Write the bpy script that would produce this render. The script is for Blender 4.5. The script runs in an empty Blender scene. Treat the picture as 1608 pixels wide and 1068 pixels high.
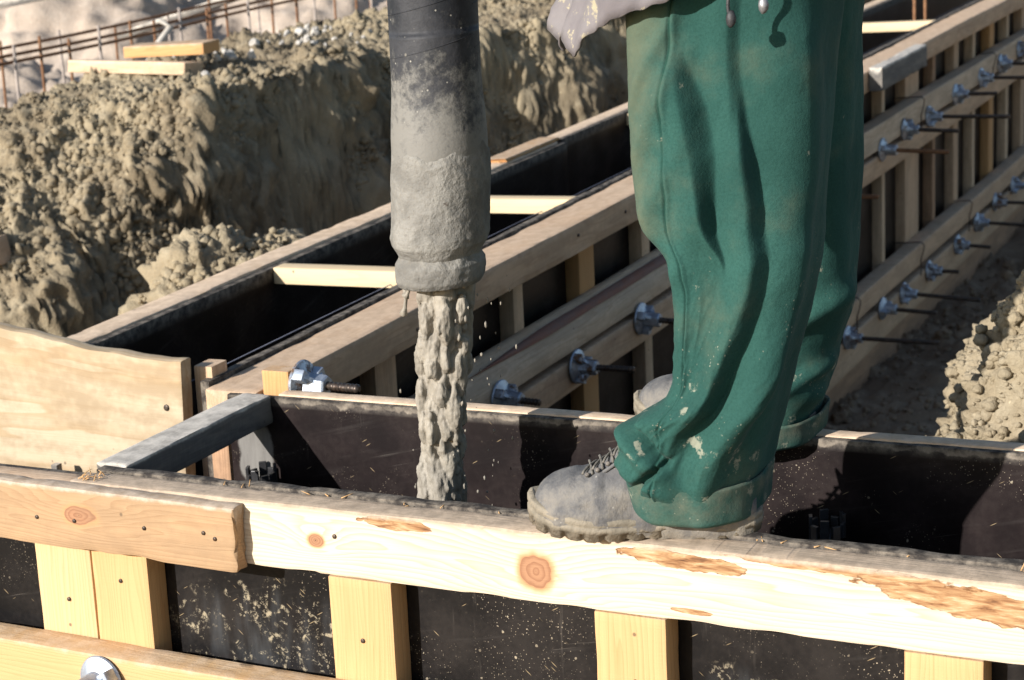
import bpy, bmesh, math, random
import numpy as np
from mathutils import Matrix, Vector
random.seed(7)
scn = bpy.context.scene
COL = scn.collection

# ---------------------------------------------------------------- frame of the formwork
# form coordinates q=(X along front form, Y depth, Z up, metres); the form stands on ground
# that rises a little, so the map to the world is a slightly skewed linear one.
FPX = 2850.0
def _n(v): return v / np.linalg.norm(v)
_c = np.array([804., 534.])
EX = -_n(np.r_[np.array([-4352., 264.]) - _c, FPX])
EY = _n(np.r_[np.array([2350., -402.]) - _c, FPX])
EZ = -_n(np.r_[np.array([1426., 13500.]) - _c, FPX])
MF = np.stack([EX, EY, EZ], 1)
OC = np.r_[858 - 804, 836 - 534, FPX] / FPX * 2.35
_xw = _n(EX - (EX @ EZ) * EZ)
BW = np.stack([_xw, np.cross(EZ, _xw), EZ], 0)         # camera axes -> world axes
AW = BW @ MF
OFF = np.array([0, 0, 1.2])
def W(q): return np.asarray(q, float) @ AW.T + OFF

# ---------------------------------------------------------------- camera
cam = bpy.data.cameras.new("camera"); camo = bpy.data.objects.new("camera", cam); COL.objects.link(camo)
cl = W(np.linalg.solve(MF, -OC))
r, u, b = BW @ np.array([1., 0, 0]), BW @ np.array([0, -1., 0]), BW @ np.array([0, 0, -1.])
mw = Matrix.Identity(4)
for i in range(3):
    mw[i][0], mw[i][1], mw[i][2], mw[i][3] = r[i], u[i], b[i], cl[i]
camo.matrix_world = mw
cam.sensor_width = 36; cam.lens = FPX / 1608 * 36
cam.clip_end = 2000; cam.clip_start = .05
cam.dof.use_dof = True; cam.dof.focus_distance = 2.45; cam.dof.aperture_fstop = 11
scn.camera = camo

# ---------------------------------------------------------------- light
SUN_F = np.array([.45, 1., -.485])                       # direction the light travels, form coords
sd = _n(AW @ SUN_F)
wd = bpy.data.worlds.new("World"); scn.world = wd; wd.use_nodes = True
nt = wd.node_tree
sky = nt.nodes.new('ShaderNodeTexSky'); sky.sky_type = 'NISHITA'; sky.sun_disc = False
el = math.asin(-sd[2]); az = math.atan2(-sd[0], -sd[1])
sky.sun_elevation = el; sky.sun_rotation = az; sky.air_density = 1.0; sky.dust_density = .6
nt.links.new(sky.outputs[0], nt.nodes['Background'].inputs[0])
nt.nodes['Background'].inputs[1].default_value = .082
sl = bpy.data.lights.new("sun", 'SUN'); sl.energy = 4.6; sl.angle = math.radians(.5); sl.color = (1, .955, .90)
so = bpy.data.objects.new("sun", sl); COL.objects.link(so)
so.rotation_euler = Vector(sd).to_track_quat('-Z', 'Y').to_euler()
scn.view_settings.view_transform = 'Standard'; scn.view_settings.look = 'None'
scn.view_settings.exposure = 0.72
scn.cycles.max_bounces = 6

# ---------------------------------------------------------------- numpy noise
_P = np.random.RandomState(3).permutation(4096)
_G = np.random.RandomState(4).normal(size=(4096, 3)); _G /= np.linalg.norm(_G, axis=1)[:, None]
def _h(i, j, k): return _P[(_P[(_P[i & 4095] + j) & 4095] + k) & 4095]
def pn(p):
    p = np.asarray(p, float); i = np.floor(p).astype(int); f = p - i
    w = f * f * f * (f * (f * 6 - 15) + 10); out = 0
    for a in (0, 1):
        for b_ in (0, 1):
            for c_ in (0, 1):
                g = _G[_h(i[:, 0] + a, i[:, 1] + b_, i[:, 2] + c_)]
                d = f - np.array([a, b_, c_])
                ww = (w[:, 0] if a else 1 - w[:, 0]) * (w[:, 1] if b_ else 1 - w[:, 1]) * (w[:, 2] if c_ else 1 - w[:, 2])
                out = out + ww * (g * d).sum(1)
    return out * 1.6
def fbm(p, o=4, g=.5):
    p = np.asarray(p, float); s = 0; a = 1
    for k in range(o):
        s = s + a * pn(p * 2 ** k + 17.3 * k); a *= g
    return s
def worley(p, want=2):
    p = np.asarray(p, float); i = np.floor(p).astype(int); best = np.full(len(p), 9.); sec = np.full(len(p), 9.); idb = np.zeros(len(p))
    for a in (-1, 0, 1):
        for b_ in (-1, 0, 1):
            for c_ in (-1, 0, 1):
                h = _h(i[:, 0] + a, i[:, 1] + b_, i[:, 2] + c_)
                o = i + np.array([a, b_, c_]) + .5 + .42 * _G[h]
                d = np.linalg.norm(p - o, axis=1)
                m = d < best
                sec = np.where(m, best, np.minimum(sec, d)); idb = np.where(m, (h % 997) / 997., idb); best = np.where(m, d, best)
    return best, sec, idb
def sst(a, b_, x):
    t = np.clip((x - a) / (b_ - a), 0, 1); return t * t * (3 - 2 * t)

# ---------------------------------------------------------------- node helpers
class NB:
    def __init__(s, name):
        s.m = bpy.data.materials.new(name); s.m.use_nodes = True; s.t = s.m.node_tree
        s.b = s.t.nodes['Principled BSDF']
    def n(s, typ, **k):
        nd = s.t.nodes.new(typ)
        for a, v in k.items(): setattr(nd, a, v)
        return nd
    def put(s, sock, v):
        if v is None: return
        if isinstance(v, bpy.types.NodeSocket): s.t.links.new(v, sock)
        elif isinstance(v, (tuple, list)) and sock.type == 'RGBA' and len(v) == 3: sock.default_value = (*v, 1)
        else: sock.default_value = v
    def attr(s, name, vec=False):
        a = s.n('ShaderNodeAttribute', attribute_name=name); return a.outputs['Vector' if vec else 'Fac']
    def math(s, op, a, b_=None, c_=None, clamp=False):
        nd = s.n('ShaderNodeMath', operation=op, use_clamp=clamp)
        s.put(nd.inputs[0], a); s.put(nd.inputs[1], b_); s.put(nd.inputs[2], c_); return nd.outputs[0]
    def vm(s, op, a, b_=None, out=0):
        nd = s.n('ShaderNodeVectorMath', operation=op); s.put(nd.inputs[0], a)
        if op == 'SCALE': s.put(nd.inputs['Scale'], b_)
        else: s.put(nd.inputs[1], b_)
        return nd.outputs[out]
    def xyz(s, v):
        nd = s.n('ShaderNodeSeparateXYZ'); s.put(nd.inputs[0], v); return nd.outputs
    def comb(s, x, y, z):
        nd = s.n('ShaderNodeCombineXYZ'); s.put(nd.inputs[0], x); s.put(nd.inputs[1], y); s.put(nd.inputs[2], z); return nd.outputs[0]
    def noise(s, v, sc, det=3, rough=.55, dist=0, col=False):
        nd = s.n('ShaderNodeTexNoise'); s.put(nd.inputs['Vector'], v); s.put(nd.inputs['Scale'], sc)
        nd.inputs['Detail'].default_value = det; nd.inputs['Roughness'].default_value = rough; nd.inputs['Distortion'].default_value = dist
        return nd.outputs[1 if col else 0]
    def vor(s, v, sc, feat='F1', out='Distance', rnd=1):
        nd = s.n('ShaderNodeTexVoronoi', feature=feat); s.put(nd.inputs['Vector'], v); s.put(nd.inputs['Scale'], sc)
        nd.inputs['Randomness'].default_value = rnd; return nd.outputs[out]
    def ss(s, x, a, b_):
        nd = s.n('ShaderNodeMapRange', interpolation_type='SMOOTHSTEP'); s.put(nd.inputs[0], x)
        s.put(nd.inputs[1], a); s.put(nd.inputs[2], b_); return nd.outputs[0]
    def mix(s, f, a, b_, mode='MIX'):
        nd = s.n('ShaderNodeMix', data_type='RGBA', blend_type=mode); s.put(nd.inputs[0], f); s.put(nd.inputs[6], a); s.put(nd.inputs[7], b_); return nd.outputs[2]
    def ramp(s, f, stops):
        nd = s.n('ShaderNodeValToRGB'); s.put(nd.inputs[0], f); e = nd.color_ramp.elements
        while len(e) < len(stops): e.new(.5)
        for x, (p, c_) in zip(e, stops): x.position = p; x.color = (*c_, 1)
        return nd.outputs[0]
    def bump(s, h, st=.3, d=.002, nrm=None):
        nd = s.n('ShaderNodeBump'); s.put(nd.inputs['Height'], h); nd.inputs['Strength'].default_value = st; nd.inputs['Distance'].default_value = d
        s.put(nd.inputs['Normal'], nrm); return nd.outputs[0]
    def done(s, col, rough=.7, nrm=None, metal=0, spec=.5):
        s.put(s.b.inputs['Base Color'], col); s.put(s.b.inputs['Roughness'], rough); s.put(s.b.inputs['Metallic'], metal)
        s.put(s.b.inputs['Normal'], nrm); s.b.inputs['Specular IOR Level'].default_value = spec
        return s.m

def wood(name, light, dark, dirtc=(.48, .40, .31), dirt=.6, ring=.007, contrast=.55, knots=(), bark=(), grime=0., grimec=(.05, .045, .04), rough=.75, topd=.85, stainc=None):
    s = NB(name); g = s.attr('gc', True); l, uu, v = s.xyz(g)
    lw = s.math('MULTIPLY', l, .10)
    gs = s.comb(lw, uu, v)
    w1 = s.noise(gs, 22, 2); w2 = s.noise(gs, 70, 2)
    kk = None; kinf = 0.0
    for (kl, kv, rl, rv) in knots:
        dl = s.math('DIVIDE', s.math('SUBTRACT', l, kl), rl); dv = s.math('DIVIDE', s.math('SUBTRACT', v, kv), rv)
        wob = s.math('MULTIPLY', s.math('SUBTRACT', s.noise(g, 30, 2), .5), .7)
        d = s.math('ADD', s.math('SQRT', s.math('ADD', s.math('MULTIPLY', dl, dl), s.math('MULTIPLY', dv, dv))), wob)
        dw = s.math('ADD', s.math('MULTIPLY', s.math('MULTIPLY', dl, dl), .12), s.math('MULTIPLY', s.math('MULTIPLY', dv, dv), .35))
        inf = s.math('POWER', 2.718, s.math('MULTIPLY', dw, -.5))
        kinf = s.math('ADD', kinf, s.math('MULTIPLY', inf, .030))
        kk = d if kk is None else s.math('MINIMUM', kk, d)
    ru = s.math('ADD', uu, .013); rv_ = s.math('ADD', v, s.math('ADD', .045, kinf if knots else 0.0))
    rr = s.math('SQRT', s.math('ADD', s.math('MULTIPLY', ru, ru), s.math('MULTIPLY', rv_, rv_)))
    rr = s.math('ADD', rr, s.math('MULTIPLY', s.math('SUBTRACT', w1, .5), .045))
    rr = s.math('ADD', rr, s.math('MULTIPLY', s.math('SUBTRACT', w2, .5), .006))
    ph = s.math('FRACT', s.math('DIVIDE', rr, ring))
    late = s.math('POWER', ph, 2.2)
    late = s.math('MULTIPLY', late, s.ss(ph, 1.0, .9))
    fib = s.noise(s.comb(s.math('MULTIPLY', l, 9), s.math('MULTIPLY', uu, 420), s.math('MULTIPLY', v, 420)), 1, 2)
    blot = s.noise(s.comb(s.math('MULTIPLY', l, 3), s.math('MULTIPLY', uu, 14), s.math('MULTIPLY', v, 14)), 1, 3)
    f = s.math('ADD', s.math('MULTIPLY', late, contrast), s.math('MULTIPLY', s.math('SUBTRACT', fib, .5), .55))
    f = s.math('ADD', f, s.math('MULTIPLY', s.math('SUBTRACT', blot, .45), .6), clamp=True)
    col = s.mix(f, light, dark)
    if kk is not None:
        kr = s.math('FRACT', s.math('MULTIPLY', kk, 3.2))
        kc = s.mix(s.ss(kr, .3, 1), (.36, .19, .105), (.27, .13, .07))
        col = s.mix(s.ss(kk, 1.5, .95), col, (.46, .27, .13))
        col = s.mix(s.ss(kk, 1.05, .9), col, kc)
        col = s.mix(s.ss(kk, .14, .06), col, (.06, .03, .018))
    bm_ = None
    for (kl, kv, rl, rv, sl_) in bark:
        dl = s.math('DIVIDE', s.math('SUBTRACT', l, kl), rl)
        dv = s.math('DIVIDE', s.math('SUBTRACT', s.math('SUBTRACT', v, kv), s.math('MULTIPLY', s.math('SUBTRACT', l, kl), sl_)), rv)
        e = s.math('ADD', s.math('MULTIPLY', dl, dl), s.math('MULTIPLY', dv, dv))
        e = s.math('ADD', e, s.math('MULTIPLY', s.math('SUBTRACT', s.noise(s.comb(s.math('MULTIPLY', l, .5), 0.0, v), 55, 3), .5), 2.2))
        kd = s.math('MULTIPLY', s.ss(e, 1.06, .98), s.ss(e, .86, .96)); col = s.mix(s.math('MULTIPLY', kd, .0), col, col)
        k = s.ss(e, 1.02, .93); bed = kd if bm_ is None else s.math('MAXIMUM', bed, kd); bm_ = k if bm_ is None else s.math('MAXIMUM', bm_, k)
    if bm_ is not None:
        st = s.noise(s.comb(s.math('MULTIPLY', l, 25), 0.0, s.math('MULTIPLY', v, 160)), 1, 3, .65, .6)
        bc = s.ramp(st, [(.28, (.11, .05, .025)), (.40, (.27, .135, .06)), (.56, (.42, .26, .13)), (.74, (.60, .47, .31))])
        col = s.mix(bm_, col, bc); col = s.mix(s.math('MULTIPLY', bed, s.ss(s.noise(g, 90, 3), .4, .6)), col, (.16, .075, .03))
    # small dirt specks and nail-like dots
    vd = s.vor(g, 26); vr = s.xyz(s.vor(g, 26, out='Color'))[0]
    sp = s.math('MULTIPLY', s.ss(vd, .10, .05), s.ss(vr, .72, .76))
    col = s.mix(s.math('MULTIPLY', sp, .7), col, (.06, .045, .035))
    # dry concrete and mud trodden onto upward faces
    dn = s.noise(g, 38, 5, .68); dn2 = s.noise(g, 9, 3)
    tm = s.attr('topm')
    dm = s.math('ADD', s.math('MULTIPLY', tm, topd), s.math('MULTIPLY', s.math('SUBTRACT', s.math('ADD', dn, dn2), 1.0), .9))
    dm = s.math('MULTIPLY', s.ss(dm, .25, .9), 1.0)
    dc = s.mix(s.ss(dn, .3, .7), tuple(x * .72 for x in dirtc), tuple(min(1, x * 1.22) for x in dirtc))
    col = s.mix(s.math('MULTIPLY', dm, dirt), col, dc)
    if grime > 0:
        gl = s.comb(s.math('MULTIPLY', l, .22), uu, v); gn = s.ss(s.math('ADD', s.noise(gl, 24, 5, .6), s.math('MULTIPLY', s.noise(g, 60, 3), .35)), .5, .82)
        col = s.mix(s.math('MULTIPLY', s.math('MULTIPLY', gn, grime), s.math('SUBTRACT', 1.0, s.math('MULTIPLY', dm, .8))), col, grimec)
    saw = s.noise(s.comb(s.math('MULTIPLY', l, 330), s.math('MULTIPLY', uu, 14), s.math('MULTIPLY', v, 14)), 1, 2)
    fib = s.math('ADD', fib, s.math('MULTIPLY', saw, .7))
    h = s.math('ADD', s.math('MULTIPLY', fib, .5), s.math('ADD', s.math('MULTIPLY', late, .25), s.math('MULTIPLY', dn, s.math('MULTIPLY', dm, 1.2))))
    if bm_ is not None: h = s.math('ADD', h, s.math('MULTIPLY', bm_, -1.0))
    return s.done(col, rough, s.bump(h, .55, .0015), spec=.25)

def ply(name, base=(.016, .0105, .0095), specks=1., splash=None, smear=None, fringe=0., rough=.42, dust=.25):
    s = NB(name); g = s.attr('gc', True); l, uu, v = s.xyz(g)
    n1 = s.noise(g, 9, 4); n2 = s.noise(g, 120, 3)
    col = s.mix(s.ss(n1, .3, .75), tuple(x * .75 for x in base), tuple(x * 1.5 for x in base))
    du = s.math('MULTIPLY', s.ss(s.math('ADD', n1, s.math('MULTIPLY', n2, .5)), .62, 1.05), dust)
    col = s.mix(du, col, (.15, .125, .105))
    # streaks of a trowel / hose wash
    stv = s.noise(s.comb(s.math('ADD', s.math('MULTIPLY', l, 4), s.math('MULTIPLY', v, 9)), uu, s.math('SUBTRACT', s.math('MULTIPLY', v, 90), s.math('MULTIPLY', l, 22))), 1, 4, .6)
    col = s.mix(s.math('MULTIPLY', s.ss(stv, .56, .8), dust), col, (.17, .155, .14))
    hh = 0.0
    for sc, th, am in ((55, .11, .62), (130, .14, .66), (300, .19, .5)):
        wv = s.vm('ADD', g, s.vm('SCALE', s.noise(g, 90, 2, col=True), .006))
        d = s.vor(wv, sc); rc = s.xyz(s.vor(wv, sc, out='Color'))[0]
        k = s.math('MULTIPLY', s.ss(d, th * 1.2, th * .7), s.ss(rc, am, am + .03))
        k = s.math('MULTIPLY', k, s.ss(s.noise(g, 7.3, 4, .65), .50, .68))
        k = s.math('MULTIPLY', k, specks)
        col = s.mix(s.math('MULTIPLY', k, .85), col, (.36, .30, .215)); hh = s.math('ADD', hh, k)
    scr = s.noise(s.comb(s.math('ADD', s.math('MULTIPLY', l, 5), s.math('MULTIPLY', v, 3)), uu, s.math('SUBTRACT', s.math('MULTIPLY', v, 260), s.math('MULTIPLY', l, 60))), 1, 2)
    col = s.mix(s.math('MULTIPLY', s.math('MULTIPLY', s.ss(scr, .68, .76), s.ss(s.noise(g, 6, 3), .5, .65)), .5), col, (.13, .115, .10))
    drp = s.noise(s.comb(s.math('MULTIPLY', l, 55), uu, s.math('MULTIPLY', v, 5)), 1, 4, .6)
    col = s.mix(s.math('MULTIPLY', s.math('MULTIPLY', s.ss(drp, .62, .78), s.ss(s.noise(g, 4, 2), .48, .68)), .45), col, (.12, .105, .09))
    # straw-like slivers
    for ang in (.5, -.7):
        a, b_ = math.cos(ang), math.sin(ang)
        p = s.math('ADD', s.math('MULTIPLY', l, a), s.math('MULTIPLY', v, b_)); q = s.math('SUBTRACT', s.math('MULTIPLY', v, a), s.math('MULTIPLY', l, b_))
        vv = s.comb(s.math('MULTIPLY', p, 30), s.math('MULTIPLY', q, 330), s.math('MULTIPLY', uu, 10))
        d = s.vor(vv, 1); rc = s.xyz(s.vor(vv, 1, out='Color'))[1]
        k = s.math('MULTIPLY', s.ss(d, .22, .1), s.ss(rc, .955, .965))
        col = s.mix(s.math('MULTIPLY', k, .7 * specks), col, (.40, .30, .17))
    for (cl_, cv, rl, rv, dens) in (splash or ()):
        e = s.math('ADD', s.math('POWER', s.math('DIVIDE', s.math('SUBTRACT', l, cl_), rl), 2), s.math('POWER', s.math('DIVIDE', s.math('SUBTRACT', v, cv), rv), 2))
        nn = s.noise(g, 42, 6, .72, .8)
        k = s.ss(s.math('SUBTRACT', nn, s.math('MULTIPLY', e, .10)), .60 - dens, .67 - dens)
        rg_ = s.noise(g, 13, 2); ringm = s.math('ABSOLUTE', s.math('SUBTRACT', rg_, .5))
        k2 = s.math('MULTIPLY', s.ss(ringm, .030, .010), s.ss(s.noise(g, 48, 6, .75), .50, .60))
        k3 = s.math('MULTIPLY', s.ss(s.noise(g, 170, 4, .7), .56, .64), s.ss(s.noise(g, 19, 3), .48, .60))
        k = s.math('MAXIMUM', k, s.math('MAXIMUM', s.math('MULTIPLY', k2, .9), s.math('MULTIPLY', k3, .7)))
        k = s.math('MULTIPLY', k, s.ss(e, 2.6, 1.2))
        wash = s.math('MULTIPLY', s.ss(e, 2.2, .3), s.ss(s.noise(s.comb(s.math('MULTIPLY', l, 26), uu, s.math('MULTIPLY', v, 5)), 1, 4), .42, .8))
        col = s.mix(s.math('MULTIPLY', wash, .35), col, (.13, .14, .15))
        col = s.mix(s.math('MULTIPLY', k, .9), col, (.36, .305, .21)); hh = s.math('ADD', hh, k)
    for (cl_, cv, rl, rv) in (smear or ()):
        e = s.math('ADD', s.math('POWER', s.math('DIVIDE', s.math('SUBTRACT', l, cl_), rl), 2), s.math('POWER', s.math('DIVIDE', s.math('SUBTRACT', v, cv), rv), 2))
        e = s.math('ADD', e, s.math('MULTIPLY', s.math('SUBTRACT', s.noise(g, 30, 4), .5), 1.2))
        k = s.math('MULTIPLY', s.ss(e, 1.15, .8), s.math('ADD', .55, s.math('MULTIPLY', s.noise(s.comb(s.math('MULTIPLY', l, 120), uu, s.math('MULTIPLY', v, 18)), 1, 3), .6)))
        col = s.mix(k, col, (.21, .20, .185))
    if fringe:
        k = s.ss(s.math('ADD', v, s.math('MULTIPLY', s.math('SUBTRACT', s.noise(g, 28, 4, .6), .5), .03)), -fringe - .002, -fringe + .002)
        col = s.mix(s.math('MULTIPLY', k, .85), col, (.34, .285, .22))
    tm = s.attr('topm')
    te = s.mix(s.ss(s.noise(g, 45, 4, .7), .35, .7), (.035, .030, .027), (.21, .18, .145))
    col = s.mix(tm, col, te)
    rg = s.math('ADD', rough, s.math('MULTIPLY', tm, .4))
    return s.done(col, rg, s.bump(s.math('ADD', hh, s.math('MULTIPLY', n2, .3)), .4, .001), spec=.2)

def soil(name, a, b_, c_, sc=1., fine=140):
    s = NB(name); g = s.attr('gc', True)
    n1 = s.noise(g, 1.7 * sc, 4); n2 = s.noise(g, 14 * sc, 5, .65); n3 = s.noise(g, fine, 3, .6)
    col = s.mix(s.ss(n1, .35, .65), a, b_)
    col = s.mix(s.math('MULTIPLY', s.ss(n2, .45, .75), .7), col, c_)
    sp = s.math('MULTIPLY', s.ss(s.vor(g, 60), .22, .12), s.ss(s.xyz(s.vor(g, 60, out='Color'))[0], .88, .9))
    col = s.mix(s.math('MULTIPLY', sp, .7), col, tuple(min(1, x * 2.0) for x in a))
    col = s.mix(s.math('MULTIPLY', s.math('SUBTRACT', 1.0, n3), .5), col, tuple(x * .45 for x in b_))
    h = s.math('ADD', s.math('MULTIPLY', n2, 1.5), n3)
    return s.done(col, .95, s.bump(h, .8, .006), spec=.1)

# ---------------------------------------------------------------- materials
M = {}
SPLT = dict(dirtc=(.40, .315, .235))
M['front_rail'] = wood('pale_pine_rail', (.66, .565, .43), (.47, .345, .215), contrast=.75, ring=.006, dirt=.95, topd=.95,
    knots=[(-.018, -.055, .024, .0235), (-.368, -.049, .0125, .0095)],
    bark=[(-.235, -.012, .062, .0085, -.03), (.19, -.018, .085, .012, -.04), (.56, -.030, .15, .020, -.12), (.205, -.084, .030, .0035, -.02), (.40, -.008, .16, .006, -.03)], **SPLT)
M['fresh'] = wood('fresh_pine', (.56, .355, .17), (.42, .225, .09), contrast=.45, dirt=.55, topd=.7)
M['fresh_knot'] = wood('fresh_pine_knotty', (.60, .42, .23), (.46, .27, .12), contrast=.5, dirt=.55, topd=.7, knots=[(-.151, -.803, .035, .022), (-.206, -.803, .012, .010)])
M['pale'] = wood('pale_spreader_pine', (.66, .52, .33), (.54, .37, .20), contrast=.3, dirt=.35, topd=.35)
M['orange'] = wood('amber_pine', (.54, .31, .135), (.36, .18, .07), contrast=.5, dirt=.6, topd=.8)
M['tan'] = wood('tan_timber', (.62, .43, .275), (.40, .24, .14), contrast=.5, dirt=.6, topd=.75, grime=.35, dirtc=(.50, .385, .28), grimec=(.22, .155, .105))
M['brown'] = wood('brown_timber', (.47, .285, .17), (.27, .15, .08), contrast=.5, dirt=.4, topd=.7, grime=.4, dirtc=(.40, .31, .235), grimec=(.10, .07, .05))
M['light_tan'] = wood('light_tan_timber', (.68, .50, .33), (.47, .31, .185), contrast=.45, dirt=.6, topd=.8, grime=.3, dirtc=(.66, .52, .39), grimec=(.16, .12, .09))
M['splice'] = wood('aged_orange_board', (.42, .275, .155), (.28, .165, .085), contrast=.55, ring=.005, dirt=.85, topd=.85, grime=.35, grimec=(.22, .15, .09), dirtc=(.46, .38, .30), knots=[(-.78, -.045, .03, .015)])
M['plank'] = wood('wide_weathered_plank', (.52, .42, .29), (.41, .29, .165), contrast=.95, ring=.016, dirt=.5, topd=.6, grime=.55, grimec=(.27, .19, .11), dirtc=(.34, .28, .20))
M['grey'] = wood('cement_stained_timber', (.20, .18, .155), (.10, .09, .08), contrast=.5, dirt=.9, topd=.9, grime=.6, grimec=(.075, .075, .078), dirtc=(.55, .51, .45))
M['wane'] = wood('waney_timber', (.66, .51, .36), (.44, .30, .18), contrast=.5, dirt=.3, topd=.5, grime=.3, grimec=(.12, .09, .065))
M['bark'] = wood('red_bark', (.27, .125, .085), (.16, .08, .06), contrast=.5, dirt=.3, topd=.2, grime=.6, grimec=(.20, .155, .14))
M['ply_front'] = ply('black_film_plywood', base=(.0050, .0043, .0045), splash=[(-.47, -.225, .15, .060, .015), (.25, -.235, .05, .05, .0)], dust=.07, rough=.45)
M['ply_rear'] = ply('brown_film_plywood', base=(.0085, .0048, .0050), smear=[(-.782, -.10, .038, .075)], fringe=.008, rough=.45, dust=.07)
M['ply_dark'] = ply('dark_film_plywood', base=(.009, .006, .0052), specks=.3, rough=.42, dust=.15)
M['soil'] = soil('dry_clay_soil', (.40, .33, .22), (.225, .18, .12), (.49, .42, .30))
M['floor'] = soil('trench_soil', (.34, .25, .17), (.22, .16, .11), (.40, .31, .22))
M['sand'] = soil('pale_sand', (.52, .43, .35), (.42, .345, .28), (.62, .53, .44), sc=.5, fine=60)

def simple(name, col, col2, sc=30, rough=.5, metal=0, bump=.3, spec=.5, extra=None):
    s = NB(name); g = s.attr('gc', True)
    f = s.noise(g, sc, 5, .65)
    c = s.mix(s.ss(f, .35, .68), col, col2)
    if extra:
        e, esc, lo, hi = extra
        c = s.mix(s.ss(s.noise(g, esc, 5, .68), lo, hi), c, e)
    return s.done(c, rough, s.bump(s.noise(g, sc * 4, 3), bump, .001), metal, spec)
s = NB('galvanised_steel'); g = s.attr('gc', True); oi = s.n('ShaderNodeObjectInfo').outputs['Random']
gg = s.vm('ADD', g, s.comb(s.math('MULTIPLY', oi, 9.0), oi, 0.0)); f = s.noise(gg, 45, 5, .65)
c = s.mix(s.ss(f, .35, .68), (.36, .41, .49), (.54, .60, .68))
rm_ = s.ss(s.math('ADD', s.noise(gg, 38, 5, .7), s.math('MULTIPLY', s.math('SUBTRACT', oi, .5), .26)), .54, .68)
c = s.mix(rm_, c, s.mix(s.ss(oi, .3, .7), (.27, .25, .225), (.17, .10, .06)))
M['zinc'] = s.done(c, s.math('ADD', .52, s.math('MULTIPLY', rm_, .45)), s.bump(s.noise(gg, 160, 4), .5, .001), s.math('SUBTRACT', .85, s.math('MULTIPLY', rm_, .8)))
M['rod'] = simple('dark_threaded_steel', (.06, .05, .045), (.12, .09, .07), 60, .45, .7, .4, extra=((.20, .10, .05), 40, .55, .75))
M['rust'] = simple('rusty_rebar', (.16, .075, .035), (.26, .13, .06), 50, .85, .1, .5)
M['greybar'] = simple('grey_steel_rebar', (.30, .25, .22), (.42, .36, .31), 50, .75, .1, .4)
M['black_plastic'] = simple('black_plastic', (.02, .02, .022), (.035, .035, .037), 40, .38)
M['string'] = simple('string', (.10, .11, .15), (.16, .17, .22), 60, .6)
M['wire'] = simple('rusty_wire', (.05, .035, .03), (.09, .06, .05), 60, .6, .5)
M['skin'] = simple('skin', (.50, .30, .21), (.44, .25, .17), 40, .55)
M['hair'] = simple('dark_hair', (.03, .02, .015), (.05, .035, .025), 90, .6)
M['stone'] = simple('grey_stone', (.40, .37, .33), (.52, .49, .44), 25, .9)

# ---------------------------------------------------------------- mesh helpers
def tag(o, label=None, cat=None, group=None, kind=None):
    if label: o['label'] = label
    if cat: o['category'] = cat
    if group: o['group'] = group
    if kind: o['kind'] = kind
    return o
def thing(name, base, label, cat, group=None):
    o = bpy.data.objects.new(name, None); COL.objects.link(o); o.empty_display_size = .05
    o.location = W(base); return tag(o, label, cat, group)
def mesh(name, V, F, mat, parent=None, gc=None, topm=None, extra=None, smooth=True, world=True, local=False):
    """V in form coordinates (or local metres when local=True)"""
    V = np.asarray(V, float)
    if gc is None: gc = V
    P = V if local else W(V)
    loc = Vector((0, 0, 0))
    if parent is not None and not local:
        root = np.array(parent.matrix_world.translation) if False else np.array(abs_loc(parent)); P = P - root
    elif parent is None and not local:
        loc = Vector(P.mean(0)); P = P - np.array(loc)
    me = bpy.data.meshes.new(name); me.from_pydata(P.tolist(), [], F if isinstance(F, list) else F.tolist()); me.update()
    a = me.attributes.new('gc', 'FLOAT_VECTOR', 'POINT'); a.data.foreach_set('vector', np.asarray(gc, np.float32).ravel())
    if topm is not None:
        a = me.attributes.new('topm', 'FLOAT', 'POINT'); a.data.foreach_set('value', np.asarray(topm, np.float32))
    for k, v in (extra or {}).items():
        a = me.attributes.new(k, 'FLOAT', 'POINT'); a.data.foreach_set('value', np.asarray(v, np.float32))
    if smooth: me.polygons.foreach_set('use_smooth', np.ones(len(me.polygons), bool))
    o = bpy.data.objects.new(name, me); COL.objects.link(o); o.location = loc
    if mat is not None: me.materials.append(mat)
    if parent is not None: o.parent = parent
    return o
def abs_loc(o):
    l = Vector(o.location)
    while o.parent: o = o.parent; l += o.location
    return l
def join(parts):
    V, F, n = [], [], 0
    for v, f in parts:
        v = np.asarray(v); V.append(v); F += [[i + n for i in q] for q in f]; n += len(v)
    return np.concatenate(V), F
def grid_faces(nr, nc, wrap=True):
    f = []
    for i in range(nr - 1):
        for j in range(nc if wrap else nc - 1):
            k = (j + 1) % nc
            f.append([i * nc + j, i * nc + k, (i + 1) * nc + k, (i + 1) * nc + j])
    return f
_sd = [0]
AX = {'X': (0, 1, 2), 'Y': (1, 0, 2), 'Z': (2, 0, 1)}
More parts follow.
